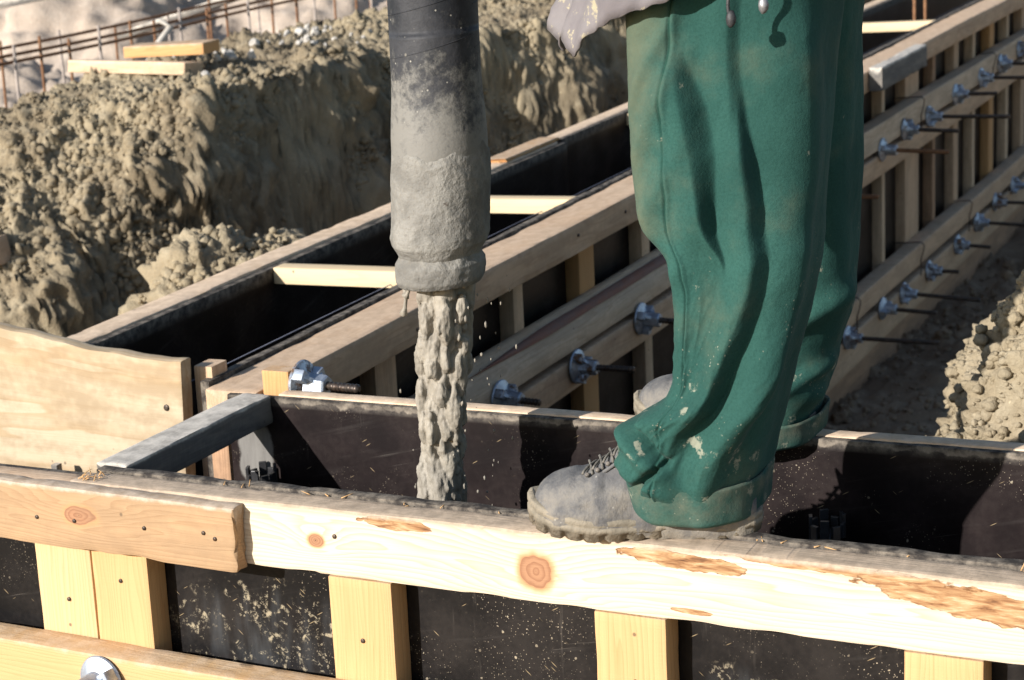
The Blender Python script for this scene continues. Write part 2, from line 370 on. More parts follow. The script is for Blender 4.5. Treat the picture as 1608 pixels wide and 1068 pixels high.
def beam(lo, hi, axis='X', res=.02, rad=.003, wob=.0012, chip=.0, warp=0., endrag=0., tf=None, off=True, cut=(0, 0)):
    """rough-sawn timber: rounded rectangle swept along its axis. returns V (form), F, gc, topm"""
    _sd[0] += 1; sd_ = _sd[0] * 7.31
    A, B_, C_ = AX[axis]; lo = np.array(lo, float); hi = np.array(hi, float)
    L0, L1 = lo[A], hi[A]; u0, u1, v0, v1 = lo[B_], hi[B_], lo[C_], hi[C_]
    rad = min(rad * .55, (u1 - u0) * .3, (v1 - v0) * .3); wob *= .33; chip *= .7
    nu = max(1, int((u1 - u0) / res)); nv = max(1, int((v1 - v0) / res))
    pts = []
    def arc(cx, cy, a0):
        for k in range(3):
            a = a0 + k * math.pi / 4; pts.append((cx + rad * math.cos(a), cy + rad * math.sin(a)))
    arc(u1 - rad, v1 - rad, 0)
    for k in range(1, nu): pts.append((u1 - rad - (u1 - u0 - 2 * rad) * k / nu, v1))
    arc(u0 + rad, v1 - rad, math.pi / 2)
    for k in range(1, nv): pts.append((u0, v1 - rad - (v1 - v0 - 2 * rad) * k / nv))
    arc(u0 + rad, v0 + rad, math.pi)
    for k in range(1, nu): pts.append((u0 + rad + (u1 - u0 - 2 * rad) * k / nu, v0))
    arc(u1 - rad, v0 + rad, 1.5 * math.pi)
    for k in range(1, nv): pts.append((u1, v0 + rad + (v1 - v0 - 2 * rad) * k / nv))
    pts = np.array(pts); nc = len(pts)
    nl = max(2, int((L1 - L0) / res) + 1)
    ls = np.linspace(L0, L1, nl)
    ls = np.concatenate([[L0 + 0.0], [L0 + min(rad, (L1 - L0) * .2)], ls[1:-1], [L1 - min(rad, (L1 - L0) * .2)], [L1]])
    cu, cv = (u0 + u1) / 2, (v0 + v1) / 2
    rows = []
    for i, l in enumerate(ls):
        p = pts.copy()
        if i in (0, len(ls) - 1):
            p = np.array([cu, cv]) + (p - np.array([cu, cv])) * np.array([1 - rad * .8 / (u1 - u0), 1 - rad * .8 / (v1 - v0)])
        lx = l + (cut[0] if i < len(ls) / 2 else cut[1]) * (p[:, 1] - cv) * (1 if i in (0, 1, len(ls) - 2, len(ls) - 1) else 0)
        rows.append(np.stack([lx, p[:, 0], p[:, 1]], 1))
    Q = np.concatenate(rows)
    F = grid_faces(len(ls), nc)
    # end caps: quads strips via centre fan
    n = len(Q); Q = np.concatenate([Q, [[ls[0], cu, cv], [ls[-1], cu, cv]]])
    for j in range(nc):
        F.append([j, n, (j + 1) % nc]) ; b0 = (len(ls) - 1) * nc; F.append([b0 + (j + 1) % nc, n + 1, b0 + j])
    if axis != 'Y' and axis != 'Z': pass
    gc = Q.copy()
    # irregularity
    nn = Q * np.array([4, 30, 30]) + sd_
    dv = np.stack([pn(nn + 5.1) * .3, pn(nn), pn(nn + 9.7)], 1) * wob
    Q = Q + dv
    if warp:
        Q[:, 1] += warp * pn(np.stack([Q[:, 0] * 1.3, np.full(len(Q), sd_), np.full(len(Q), .3)], 1))
        Q[:, 2] += warp * pn(np.stack([Q[:, 0] * 1.3, np.full(len(Q), sd_ + 50), np.full(len(Q), .3)], 1))
    if chip:
        du = np.minimum(Q[:, 1] - u0, u1 - Q[:, 1]); dvv = np.minimum(Q[:, 2] - v0, v1 - Q[:, 2])
        corner = (np.abs(du) < rad * 1.1) & (np.abs(dvv) < rad * 1.1)
        k = np.clip(pn(Q * np.array([14, 9, 9]) + sd_ * 1.7) - .05, 0, 1) * chip * corner
        Q[:, 1] -= np.sign(Q[:, 1] - cu) * k; Q[:, 2] -= np.sign(Q[:, 2] - cv) * k
    if endrag:
        e = (np.abs(Q[:, 0] - L0) < 1e-3 + rad) | (np.abs(Q[:, 0] - L1) < 1e-3 + rad)
        Q[:, 0] += e * pn(np.stack([Q[:, 1] * 60, Q[:, 2] * 60, np.full(len(Q), sd_)], 1)) * endrag
    top = (gc[:, 2] > v1 - rad * 1.2) if axis != 'Z' else (np.abs(gc[:, 0] - L1) < 1e-5)
    V = np.zeros_like(Q); V[:, A] = Q[:, 0]; V[:, B_] = Q[:, 1]; V[:, C_] = Q[:, 2]
    if off: gc = gc + np.array([sd_ % 3.7, (sd_ * 1.3) % 0.05 - .02, (sd_ * 2.1) % .11 - .05])
    # keep outward winding for swapped axis
    if axis == 'Y': F = [q[::-1] for q in F]
    if tf is not None: V = tf(V)
    return V, F, gc, top.astype(float)
def timber(name, lo, hi, axis, mat, parent=None, **k):
    V, F, gc, tm = beam(lo, hi, axis, **k)
    o = mesh(name, V, F, mat, parent, gc, tm, smooth=True)
    shade_auto(o); return o
def shade_auto(o, ang=40):
    me = o.data; bm = bmesh.new(); bm.from_mesh(me); a = math.radians(ang)
    for e in bm.edges:
        if len(e.link_faces) == 2 and e.calc_face_angle(0) > a: e.smooth = False
    bm.to_mesh(me); bm.free()
def rot_about(c, axis, ang):
    R = np.array(Matrix.Rotation(ang, 3, axis)); c = np.array(c)
    return lambda V: (V - c) @ R.T + c
def chain(*fs):
    def g(V):
        for f in fs: V = f(V)
        return V
    return g
def tube(path, rad, seg=10, cap=True):
    path = np.asarray(path, float); n = len(path)
    rad = np.broadcast_to(np.asarray(rad, float), (n,))
    T = np.gradient(path, axis=0); T /= np.linalg.norm(T, axis=1)[:, None]
    up = np.array([0, 0, 1.]) if abs(T[0, 2]) < .9 else np.array([1., 0, 0])
    V = []
    N = np.cross(T[0], up); N /= np.linalg.norm(N)
    for i in range(n):
        N = N - (N @ T[i]) * T[i]; N /= np.linalg.norm(N); Bn = np.cross(T[i], N)
        a = np.arange(seg) * 2 * math.pi / seg
        V.append(path[i] + rad[i] * (np.cos(a)[:, None] * N + np.sin(a)[:, None] * Bn))
    V = np.concatenate(V); F = grid_faces(n, seg)
    if cap:
        m = len(V); V = np.concatenate([V, path[[0, -1]]])
        for j in range(seg):
            F.append([j, (j + 1) % seg, m][::-1]); F.append([(n - 1) * seg + j, (n - 1) * seg + (j + 1) % seg, m + 1])
    return V, F
def ico(sub=2):
    bm = bmesh.new(); bmesh.ops.create_icosphere(bm, subdivisions=sub, radius=1)
    V = np.array([v.co[:] for v in bm.verts]); F = [[v.index for v in f.verts] for f in bm.faces]; bm.free(); return V, F
ICO1, ICO2, ICO3 = ico(1), ico(2), ico(3)

# ================================================================ TERRAIN
def in_box(V, ): pass
CR = np.array([-2.98, 2.94]); DB = _n(np.array([.31, .95])); NB_ = np.array([DB[1], -DB[0]]); NA = _n(np.array([.42, -.9]))
def bank_h(x, y):
    P = np.stack([x, y], 1) - CR
    big = fbm(np.stack([x * .9, y * .9, np.zeros_like(x)], 1), 3)
    dA = P @ NA + .18 * big; dB = P @ NB_ + .16 * fbm(np.stack([x * 1.6, y * 1.6, np.full_like(x, 4.)], 1), 3)
    # gentle lit slope facing the camera, steep cut facing the form
    hA = np.where(dA > 0, .70 * dA + .14 * np.sqrt(np.clip(dA, 0, 9)), .03 * dA)
    hB = np.where(dB > 0, 4.2 * np.minimum(dB, .18) + .40 * np.maximum(dB - .18, 0), .03 * dB)
    m = np.maximum(hA, hB); k = .10
    m = m + np.log(np.exp(-np.abs(hA - hB) / k) + 1) * k * .6
    top = .15 + .03 * big
    h = top - m
    h = h - .42 * np.clip((-(P @ NB_) - 1.15), 0, 1.0)      # falls off again behind the crest
    xr_ = x + 1.95 + .1 * big; sp = -.38 - .8 * np.maximum(-xr_, 0) - .12 * np.maximum(xr_, 0) + .22 * sst(1.2, 1.75, y) + .10 * fbm(np.stack([x * 2, y * 2, np.full_like(x, 9.)], 1), 3) - .5 * sst(1.75, 2.7, y)
    h = h - .17 * sst(-3.45, -4.1, x)
    h = np.maximum(h, sp)
    return np.maximum(h, -1.15)
def heightfield(x0, x1, y0, y1, step, hf):
    nx, ny = int((x1 - x0) / step) + 1, int((y1 - y0) / step) + 1
    X, Y = np.meshgrid(np.linspace(x0, x1, nx), np.linspace(y0, y1, ny))
    x, y = X.ravel(), Y.ravel(); z = hf(x, y)
    i = (np.arange(ny - 1)[:, None] * nx + np.arange(nx - 1)).ravel()
    F = np.stack([i, i + 1, i + nx + 1, i + nx], 1)
    return np.stack([x, y, z], 1), F, (ny, nx)
def normals(V, shp):
    G = V.reshape(*shp, 3); n = np.cross(np.gradient(G, axis=1), np.gradient(G, axis=0)); n = n.reshape(-1, 3)
    return n / np.linalg.norm(n, axis=1)[:, None]
def clod_disp(V, amt=1.):
    w = np.stack([fbm(V * 7, 3), fbm(V * 7 + 40, 3), fbm(V * 7 + 80, 3)], 1)
    m = sst(-.30, .35, fbm(V * 1.5 + 31, 3))               # where clods lie
    m = np.maximum(m, sst(-2.6, -2.2, V[:, 0]) * sst(2.9, 2.4, V[:, 1]))
    out = .045 * fbm(V * 3.5, 4) + .012 * (1 - np.abs(fbm(V * 11 + 5, 3)))
    for k, (sc, am, cut) in enumerate(((7, .075, .5), (15, .050, .30), (31, .044, .15), (64, .028, .1), (120, .012, .1))):
        d, e, i = worley(V * sc + w * (.55 + .1 * k) + 9 * k)
        f = sst(.0, .38, e - d) * (.45 + .55 * np.clip(1 - d, 0, 1))
        out = out + am * f * np.clip(i - cut, 0, 1) / (1 - cut) * ((.34 + .66 * m) if k < 2 else (.65 + .35 * m))
    return amt * (out + .003 * fbm(V * 120, 2))

def ground_h(x, y):
    return -1.13 + .05 * fbm(np.stack([x * .8, y * .8, np.zeros_like(x) + 2], 1), 3)
V, F, shp = heightfield(-40, 40, -12, 70, .5, lambda x, y: ground_h(x, y) - .08 + 0.55 * sst(-4.2, -5.2, x) * sst(1, 4, y))
tag(mesh('ground', V, F, M['floor'], gc=V), kind='structure')
V, F, shp = heightfield(-.86, 4.2, -.5, 9.5, .022, ground_h)
V = V + normals(V, shp) * (clod_disp(V, .75))[:, None]
tag(mesh('trench_floor', V, F, M['floor'], gc=V), kind='structure')

V, F, shp = heightfield(-4.9, -1.46, .5, 8.0, .0088, bank_h)
V[:, 1] += .0
N = normals(V, shp)
V = V + N * clod_disp(V, 1.0)[:, None]
tag(mesh('earth_bank', V, F, M['soil'], gc=V), kind='structure')

nu_, nv_ = 560, 300                                        # spoil heap beside the trench: a displaced dome
_a, _b = np.meshgrid(np.linspace(.75 * math.pi, 1.75 * math.pi, nu_), np.linspace(.0, .5 * math.pi, nv_))
Dm = np.stack([np.cos(_a) * np.cos(_b), np.sin(_a) * np.cos(_b), np.sin(_b)], 2).reshape(-1, 3)
def mound(D):
    P = np.array([.995, 1.62, -1.2]) + D * np.array([1.05, .95, 1.55]) * (1 + .055 * fbm(D * 3.1 + 4, 3) + .04 * fbm(D * 8, 3))[:, None]
    n = D / np.array([1.05, .95, 1.55]); n /= np.linalg.norm(n, axis=1)[:, None]
    return P + n * (clod_disp(P) * .55)[:, None]
tag(mesh('earth_mound', mound(Dm), grid_faces(nv_, nu_, wrap=False), M['soil']), kind='structure')
_r = np.random.RandomState(5); _a = _r.uniform(.8 * math.pi, 1.6 * math.pi, 16000); _b = _r.uniform(.1, 1.3, 16000)
MPTS = mound(np.stack([np.cos(_a) * np.cos(_b), np.sin(_a) * np.cos(_b), np.sin(_b)], 1))

def sand_h(x, y):
    p = np.stack([x, y, np.zeros_like(x)], 1)
    h = -.28 + .10 * fbm(p * .9, 3)
    for cx, cy, rx, ry, hh in SANDP:
        r = np.hypot((x - cx) / rx, (y - cy) / ry) + .22 * fbm(p * 1.3 + cx, 3)
        h = np.maximum(h, -.3 + hh * np.clip(1.15 - r, 0, 1) ** .8)
    return h
SANDP = [(-7.0, 7.3, .9, .8, .62), (-6.1, 8.3, .8, .7, .50), (-5.35, 9.3, .7, .7, .42), (-8.0, 8.8, 1.2, 1.1, .8), (-6.6, 10.2, 1.2, 1.0, .7), (-7.6, 5.6, .55, .5, .35), (-5.3, 12, 1.2, 1.2, .5)]
V, F, shp = heightfield(-15, -4.3, 2.2, 19, .035, sand_h)
d1, _, i1 = worley(V * 2.6); d2, _, i2 = worley(V * 6.5)
V = V + normals(V, shp) * (np.clip(.65 - d1, 0, 1) * .22 * (i1 > .3) + np.clip(.62 - d2, 0, 1) * .13 * (i2 > .3) + .045 * fbm(V * 4, 4))[:, None]
tag(mesh('sand_heaps', V, F, M['sand'], gc=V), kind='structure')

# loose crumbs lying on the bank and the mound
def _rocks(base, n, seed):
    r_ = np.random.RandomState(seed); v, f = base; out = []
    for k in range(n):
        o = r_.rand(3) * 90
        w = v * (1 + .38 * pn(v * 1.2 + o)[:, None] + .30 * pn(v * 2.6 + o)[:, None] + .20 * pn(v * 5 + o)[:, None] + .13 * pn(v * 11 + o)[:, None])
        out.append(w * r_.uniform(.7, 1.2, 3))
    return np.array(out), np.array(f)
ROCK = {1: _rocks(ICO1, 20, 1), 2: _rocks(ICO2, 30, 2), 3: _rocks(ICO3, 24, 3)}
def crumbs(name, hf, boxes, mat, n, smin, smax, seed, pw=1.5, pts=None):
    rs = np.random.RandomState(seed); VV, FF, off_ = [], [], 0
    per = n // max(1, len(boxes)); sets = []
    for (x0, x1, y0, y1) in boxes:
        x = rs.uniform(x0, x1, per); y = rs.uniform(y0, y1, per); sets.append(np.stack([x, y, hf(x, y)], 1))
    for si, P in enumerate(sets + ([pts] if pts is not None else [])):
        m_ = sst(-.30, .35, fbm(P * 1.5 + 31, 3)); m_ = np.maximum(m_, sst(-2.6, -2.2, P[:, 0]) * sst(2.9, 2.4, P[:, 1])); cl_ = m_ * sst(-.35, .15, fbm(P * 7 + 11, 2))
        if si == len(sets): cl_ = np.maximum(cl_, .65 * sst(-.5, .1, fbm(P * 6 + 3, 3)))
        keep = (rs.rand(len(P)) < .42 + .58 * cl_) & ((P[:, 2] > -1.0) | (hf is ground_h)); P, cl_ = P[keep], cl_[keep]
        if hf is not None: P[:, 2] += clod_disp(P) * .85
        sz = smin * (smax / smin) ** (rs.rand(len(P)) ** pw * (.45 + .55 * cl_))
        lev = np.where(sz > .024, 3, np.where(sz > .010, 2, 1))
        for L in (1, 2, 3):
            idx = np.where(lev == L)[0]
            if not len(idx): continue
            R_, F_ = ROCK[L]; k = rs.randint(len(R_), size=len(idx)); a = rs.rand(len(idx)) * 6.28
            v = R_[k] * sz[idx][:, None, None]; c, s_ = np.cos(a)[:, None], np.sin(a)[:, None]
            vx = v[..., 0] * c - v[..., 1] * s_; vy = v[..., 0] * s_ + v[..., 1] * c
            v = np.stack([vx, vy, v[..., 2] * .85], 2) + P[idx][:, None, :]
            nv = R_.shape[1]; FF.append((F_[None] + (off_ + np.arange(len(idx)) * nv)[:, None, None]).reshape(-1, 3)); VV.append(v.reshape(-1, 3)); off_ += len(idx) * nv
    V = np.concatenate(VV); F = np.concatenate(FF)
    return tag(mesh(name, V, F, mat, gc=V, smooth=True), kind='stuff', label='loose dry clods lying on the ' + ({1: 'earth bank', 2: 'earth mound', 3: 'trench floor'}[seed]), cat='soil')
_r = np.random.RandomState(8); _t, _u = _r.uniform(-.4, 3.6, 42000), _r.uniform(-.1, .34, 42000); _f = CR + _t[:, None] * DB + _u[:, None] * NB_
crumbs('loose_clods', bank_h, [(-4.0, -1.5, .9, 3.5), (-3.5, -1.5, 2.2, 5.5)], M['soil'], 110000, .0045, .024, 1, pts=np.stack([_f[:, 0], _f[:, 1], bank_h(_f[:, 0], _f[:, 1])], 1))
crumbs('loose_clods', None, [], M['soil'], 0, .0035, .020, 2, pts=MPTS)
crumbs('loose_clods', ground_h, [(-.84, .9, 1.2, 6.0)], M['floor'], 9000, .006, .05, 3)

# ================================================================ FRONT FORM
ff = thing('formwork_panel', (-.2, .03, -1.1), 'front formwork panel of pale pine rail, studs and black plywood under the boot', 'formwork panel', 'formwork panels')
timber('top_rail', (-.815, 0, -.098), (1.15, .0415, -.0005), 'X', M['front_rail'], ff, res=.009, rad=.0035, wob=.0014, chip=.004, off=False, endrag=.006)
timber('top_rail', (-2.1, .004, -.10), (-.825, .0415, -.006), 'X', M['tan'], ff, res=.016, rad=.004, wob=.002, chip=.005, endrag=.008)
timber('plywood_sheet', (-.80, .0435, -1.1), (1.15, .0635, .0035), 'X', M['ply_front'], ff, res=.016, rad=.0025, wob=.0012, chip=.005, off=False)
timber('plywood_sheet', (-2.1, .0435, -1.1), (-.803, .0635, -.012), 'X', M['ply_front'], ff, res=.02, rad=.002, wob=.001, off=False)
for a, b_, m in ((-1.36, -1.26, 'fresh'), (-.906, -.794, 'fresh_knot'), (-.789, -.681, 'fresh'), (-.352, -.248, 'fresh'), (.064, .165, 'fresh'), (.472, .567, 'fresh'), (.88, .98, 'fresh')):
    timber('stud', (a, .0015 + (.002 if m == 'fresh_knot' else 0), -1.1), (b_, .0425, -.1005), 'Z', M[m], ff, res=.014, rad=.0025, wob=.001, chip=.002, off=(m != 'fresh_knot'))
timber('waler', (-2.1, -.048, -.335), (1.15, 0.0, -.252), 'X', M['fresh'], ff, res=.012, rad=.003, wob=.0014, chip=.003, warp=.002)
timber('waler', (-2.1, -.052, -.445), (1.15, 0.0, -.352), 'X', M['brown'], ff, res=.02, rad=.003)
sp_ = timber('splice_board', (-1.75, -.0265, -.100), (-.490, -.0005, -.004), 'X', M['splice'], ff, res=.009, rad=.003, wob=.0016, chip=.006, off=False, endrag=.005,
             tf=rot_about((-.6, 0, -.05), 'Y', .012))
sp_['label'] = 'short aged orange board nailed over the joint in the rail'

def nails(parent, pts, r=.004, nrm=(0, -1, 0), mat='rod'):
    for p in pts:
        p = np.array(p, float); nn = np.array(nrm, float)
        V, F = tube([p - nn * .004, p + nn * .0006, p + nn * .001], [r, r, r * .5], 8)
        mesh('nail', V, F, M[mat], parent)
nails(ff, [(-.79, -.0275, -.052), (-.865, -.0275, -.053), (-.655, -.0275, -.050), (-.545, -.0275, -.046), (-.525, -.0275, -.053)], .0032)
nails(ff, [(-.30, .0005, -.19), (-.735, .0005, -.152), (.12, .0005, -.19), (-.845, .002, -.195), (-.335, -.0005, -.04)], .0035)

# splinters torn off the end of the rail
rs = np.random.RandomState(5)
prt = []
for k in range(16):
    p = np.array([-.805 + rs.rand() * .04, rs.uniform(0, .03), .001]); d = np.array([rs.uniform(-1, 1), rs.uniform(-.6, .6), rs.uniform(.1, .7)])
    L = rs.uniform(.008, .022); t = np.linspace(0, 1, 4)[:, None]
    prt.append(tube(p + d / np.linalg.norm(d) * L * t + np.array([0, 0, .4 * L]) * t * (1 - t), [.0009, .0008, .0006, .0002], 5))
for k in range(26):
    p = np.array([rs.uniform(-.6, .9), .0415 + rs.uniform(-.006, .003), .001]); d = np.array([rs.uniform(-1, 1), rs.uniform(-.5, .8), rs.uniform(0, .35)])
    L = rs.uniform(.006, .02); t = np.linspace(0, 1, 4)[:, None]
    prt.append(tube(p + d / np.linalg.norm(d) * L * t, [.0009, .0008, .0006, .0002], 5))
V, F = join(prt); tag(mesh('splinters', V, F, M['fresh'], ff, topm=np.zeros(len(V))), kind='stuff')

# ================================================================ REAR FORM
rf = thing('formwork_panel', (.2, .45, -1.1), 'second formwork panel behind the falling concrete, dark speckled plywood with pale top rail', 'formwork panel', 'formwork panels')
timber('plywood_sheet', (-.835, .428, -1.1), (1.5, .440, -.001), 'X', M['ply_rear'], rf, res=.016, rad=.0015, wob=.001, chip=.002, off=False)
timber('top_rail', (-.735, .4405, -.09), (1.5, .468, .0015), 'X', M['light_tan'], rf, res=.014, rad=.003, wob=.0012, chip=.004)
for x in (-.5, -.1, .3, .7): timber('stud', (x, .442, -1.1), (x + .09, .50, -.092), 'Z', M['tan'], rf, res=.03)

# ================================================================ LONG WALL (right)
lw = thing('formwork_panel', (-.9, 3, -1.1), 'long formwork wall with studs and double walers running away to the right', 'formwork panel', 'formwork panels')
timber('plywood_sheet', (-.925, .47, -1.15), (-.905, 9, .004), 'Y', M['ply_dark'], lw, res=.03, rad=.002, wob=.0012, chip=.004, off=False)
timber('top_rail', (-.903, .455, -.072), (-.792, 9, -.002), 'Y', M['tan'], lw, res=.018, rad=.004, wob=.002, chip=.005, warp=.004)
sy = [(.46, .505), (.95, 1.03), (1.548, 1.595), (1.895, 1.981), (2.275, 2.325), (2.68, 2.74), (3.10, 3.15), (3.42, 3.50)]
sy2 = [(3.75, 3.82), (4.05, 4.09), (4.459, 4.496), (4.766, 4.955), (5.161, 5.205), (5.496, 5.571), (5.811, 5.856), (6.114, 6.199), (6.437, 6.489), (6.75, 6.84), (7.15, 7.2), (7.5, 7.58), (7.9, 7.95), (8.3, 8.38)]
for i, (a, b_) in enumerate(sy + sy2):
    m = M[['brown', 'tan', 'light_tan', 'orange', 'light_tan', 'tan'][i % 6]]
    timber('stud', (-.9045, a, -1.15), (-.8655, b_, -.0735), 'Z', m, lw, res=.03, rad=.003, wob=.0015)
timber('waler', (-.8645, .99, -.392), (-.802, 9, -.318), 'Y', M['tan'], lw, res=.018, rad=.004, wob=.002, warp=.004)
# upper waler board with a waney, bark-covered edge
V, F, gc, tm = beam((-.8645, 1.0, -.296), (-.802, 9, -.208), 'Y', res=.014, rad=.004, wob=.0016, warp=.003)
w_ = sst(.9, 1.3, V[:, 1]) * sst(3.6, 2.6, V[:, 1]); lim = -.838 + .008 * pn(np.stack([V[:, 1] * 4, V[:, 1] * 0, V[:, 1] * 0], 1))
cutk = np.clip((V[:, 0] + V[:, 2]) - (lim - .222), 0, .1) * .5 * w_ * .9
V[:, 0] -= cutk; V[:, 2] -= cutk
wl = mesh('waler', V, F, M['wane'], lw, gc, tm); shade_auto(wl)
yy = np.linspace(1.25, 2.95, 60); P3 = []
for j, t in enumerate(np.linspace(-1, 1, 7)):
    hw = .0125 * np.clip(np.sin((yy - 1.25) / 1.7 * math.pi) * 1.6, 0, 1) * (1 + .25 * pn(np.stack([yy * 5, yy * 0 + j * .02, yy * 0], 1)))
    cx, cz = -.826, -.226
    P3.append(np.stack([cx + t * hw * .75 + .0035 * (1 - t * t) + .001 * pn(np.stack([yy * 40, yy * 0 + j, yy * 0], 1)), yy, cz - t * hw * .72 + .0035 * (1 - t * t)], 1))
V = np.stack(P3, 1).reshape(-1, 3); F = grid_faces(60, 7, wrap=False)
V2 = V + np.array([-.012, 0, -.012]); n = len(V)
V, F = np.concatenate([V, V2]), F + [[i + n for i in q[::-1]] for q in F]
mesh('bark_strip', V, F, M['bark'], lw, gc=V[:, [1, 0, 2]], topm=np.zeros(len(V)))
timber('waler', (-.8645, 1.0, -.838), (-.802, 9, -.760), 'Y', M['tan'], lw, res=.018, rad=.004, wob=.002, warp=.004)
timber('waler', (-.8645, 1.0, -.990), (-.802, 9, -.872), 'Y', M['tan'], lw, res=.018, rad=.004, wob=.002, warp=.004)
timber('base_board', (-.8645, 1.0, -1.15), (-.84, 9, -1.01), 'Y', M['brown'], lw, res=.03, rad=.004, wob=.002)
nails(lw, [(-.7915, 2.02, -.034), (-.7915, 1.75, -.03), (-.7915, 1.0, -.045)], .004, (1, 0, 0))
# wire ties hooked over the walers
def wire_tie(y, z0, z1):
    pth = [(-.905, y, z0 + .004), (-.86, y, z0 + .006), (-.80, y + .005, z0 + .008), (-.788, y + .006, z0 - .004), (-.792, y + .006, z0 - .03), (-.80, y + .004, z0 - .06), (-.799, y + .002, z1)]
    pth = np.array(pth); t = np.linspace(0, len(pth) - 1, 40); pth = np.stack([np.interp(t, range(len(pth)), pth[:, i]) for i in range(3)], 1)
    V, F = tube(pth, .0022, 6); mesh('wire_tie', V, F, M['wire'], lw)
for y, z0, z1 in ((4.75, -.208, -.32), (5.9, -.208, -.32), (3.93, -.760, -.90), (4.75, -.760, -.88), (5.5, -.76, -.88)): wire_tie(y, z0, z1)

# ================================================================ LONG WALL (left)
ll = thing('formwork_panel', (-1.38, 3, -1.1), 'far side of the long dark trench form with tan top rail against the earth bank', 'formwork panel', 'formwork panels')
timber('plywood_sheet', (-1.352, .50, -1.15), (-1.332, 2.80, -.004), 'Y', M['ply_dark'], ll, res=.03, rad=.002, wob=.0012, off=False)
timber('plywood_sheet', (-1.372, 2.81, -1.15), (-1.354, 9, .003), 'Y', M['ply_dark'], ll, res=.03, rad=.002, off=False)
timber('top_rail', (-1.425, .5, -.075), (-1.354, 2.78, .002), 'Y', M['light_tan'], ll, res=.018, rad=.004, wob=.002, chip=.006, warp=.003)
timber('top_rail', (-1.43, 2.805, -.075), (-1.374, 9, .004), 'Y', M['light_tan'], ll, res=.02, rad=.004, wob=.002, warp=.004)
timber('chip', (-1.42, 2.45, .003), (-1.356, 2.79, .013), 'Y', M['orange'], ll, res=.012, rad=.002, wob=.002, chip=.004, endrag=.02)

# ================================================================ planks, spreaders, blocks
def lone(name, lo, hi, axis, mat, label, cat, group=None, **k):
    return tag(timber(name, lo, hi, axis, mat, **k), label, cat, group)
# wide end plank, wavy upper edge
wp = thing('wide_plank', (-1.25, .46, -.35), 'wide pale weathered plank closing the near end of the long trench', 'plank')
V, F, gc, tm = beam((-1.95, .445, -.36), (-.955, .475, .045), 'X', res=.012, rad=.004, wob=.002, chip=.004, off=False)
k = sst(-.12, .05, V[:, 2])
V[:, 2] += k * (.036 * sst(-.97, -1.45, V[:, 0]) + .010 * sst(-1.15, -1.4, V[:, 0]) + .004 * pn(np.stack([V[:, 0] * 16, V[:, 0] * 0, V[:, 0] * 0], 1))); V[:, 0] += (V[:, 2] + .15) * .05 * sst(-1.1, -.96, V[:, 0])
o = mesh('board', V, F, M['plank'], wp, gc, tm * .6); shade_auto(o)
nails(wp, [(-.985, .444, -.04), (-1.415, .444, -.045), (-1.41, .444, -.085)], .006)
lone('timber_stake', (-.952, .49, -.6), (-.912, .535, .024), 'Z', M['tan'], 'small brown stake end upright behind the wide plank', 'stake', res=.014, rad=.003)
lone('post_block', (-.789, .4705, -.16), (-.733, .503, .031), 'Z', M['orange'], 'stubby orange wood block standing in the corner beside the tie rod', 'wood block', res=.01, rad=.003, chip=.003)
lone('peg', (-1.232, .40, -.30), (-1.218, .414, -.150), 'Z', M['grey'], 'small dark peg standing in front of the wide plank', 'peg', res=.02, rad=.002)
# spreaders
lone('spreader_bar', (-.818, .066, -.045), (-.755, .426, .0045), 'Y', M['grey'], 'rough grey cement-stained bar wedged across the front trench', 'spreader bar', 'spreader bars', res=.008, rad=.004, wob=.003, chip=.008, endrag=.004,
     tf=lambda V: V + np.stack([(V[:, 1] - .066) * .045, V[:, 1] * 0, (V[:, 1] > -9) * .001 * (1 - (V[:, 1] - .066) / .36)], 1))
for y, l, z in ((1.295, 'pale clean bar across the long trench left of the hose', 0), (2.03, 'pale clean bar across the long trench between hose and green trousers', .0), (3.30, 'pale bar end across the long trench touching the trouser edge', 0), (5.47, 'pale bar across the far trench right of the green trousers', .0)):
    lone('spreader_bar', (-1.331 if y < 2.5 else -1.353, y - .022, -.040 + z), (-.926, y + .022, z - .003), 'X', M['pale'], l, 'spreader bar', 'spreader bars', res=.014, rad=.003, wob=.001)
lone('wood_block', (-.790, 4.05, -.068), (-.742, 4.62, .012), 'Y', M['grey'], 'grey weathered wood block hung on the long rail right of the trousers', 'wood block', res=.012, rad=.006, wob=.003, chip=.01,
     tf=lambda V: V)
# planks on the bank
bz = .165
lone('weathered_plank', (-3.66, 3.27, bz), (-3.14, 3.40, bz + .045), 'X', M['light_tan'], 'pale weathered plank lying on top of the earth bank', 'plank', 'planks on the bank', res=.014, rad=.004, wob=.004, warp=.006, tf=chain(rot_about((-3.4, 3.35, bz), 'Z', .10), rot_about((-3.4, 3.35, bz), 'Y', .05), rot_about((-3.4, 3.35, bz), 'X', -.12)))
lone('board_offcut', (-3.46, 3.36, bz + .058), (-3.10, 3.47, bz + .100), 'X', M['orange'], 'clean orange offcut resting on the weathered plank on the bank', 'plank', 'planks on the bank', res=.014, rad=.003, tf=rot_about((-3.3, 3.4, bz), 'Z', .06))
lone('timber_offcut', (-3.6, 2.22, -.30), (-3.12, 2.30, -.21), 'X', M['tan'], 'brown timber offcut stuck in the bank at the left edge', 'wood block', res=.014, rad=.004, tf=rot_about((-3.2, 2.3, -.25), 'Y', -.2))
# pale broken stones on the crest
rs = np.random.RandomState(21); prt = []
for k in range(45):
    x = rs.normal(-3.12, .16); y_ = rs.normal(3.95, .35); R_, F_ = ROCK[2]; v = R_[rs.randint(30)] * (.007 * 4 ** (rs.rand() ** 2))
    h_ = float(bank_h(np.array([x]), np.array([y_]))[0]); prt.append((v + np.array([x, y_, h_ + .05]), F_.tolist()))
V, F = join(prt); tag(mesh('rubble', V, F, M['stone'], gc=V, smooth=False), 'pale broken stones scattered along the crest of the earth bank', 'stones', kind='stuff')

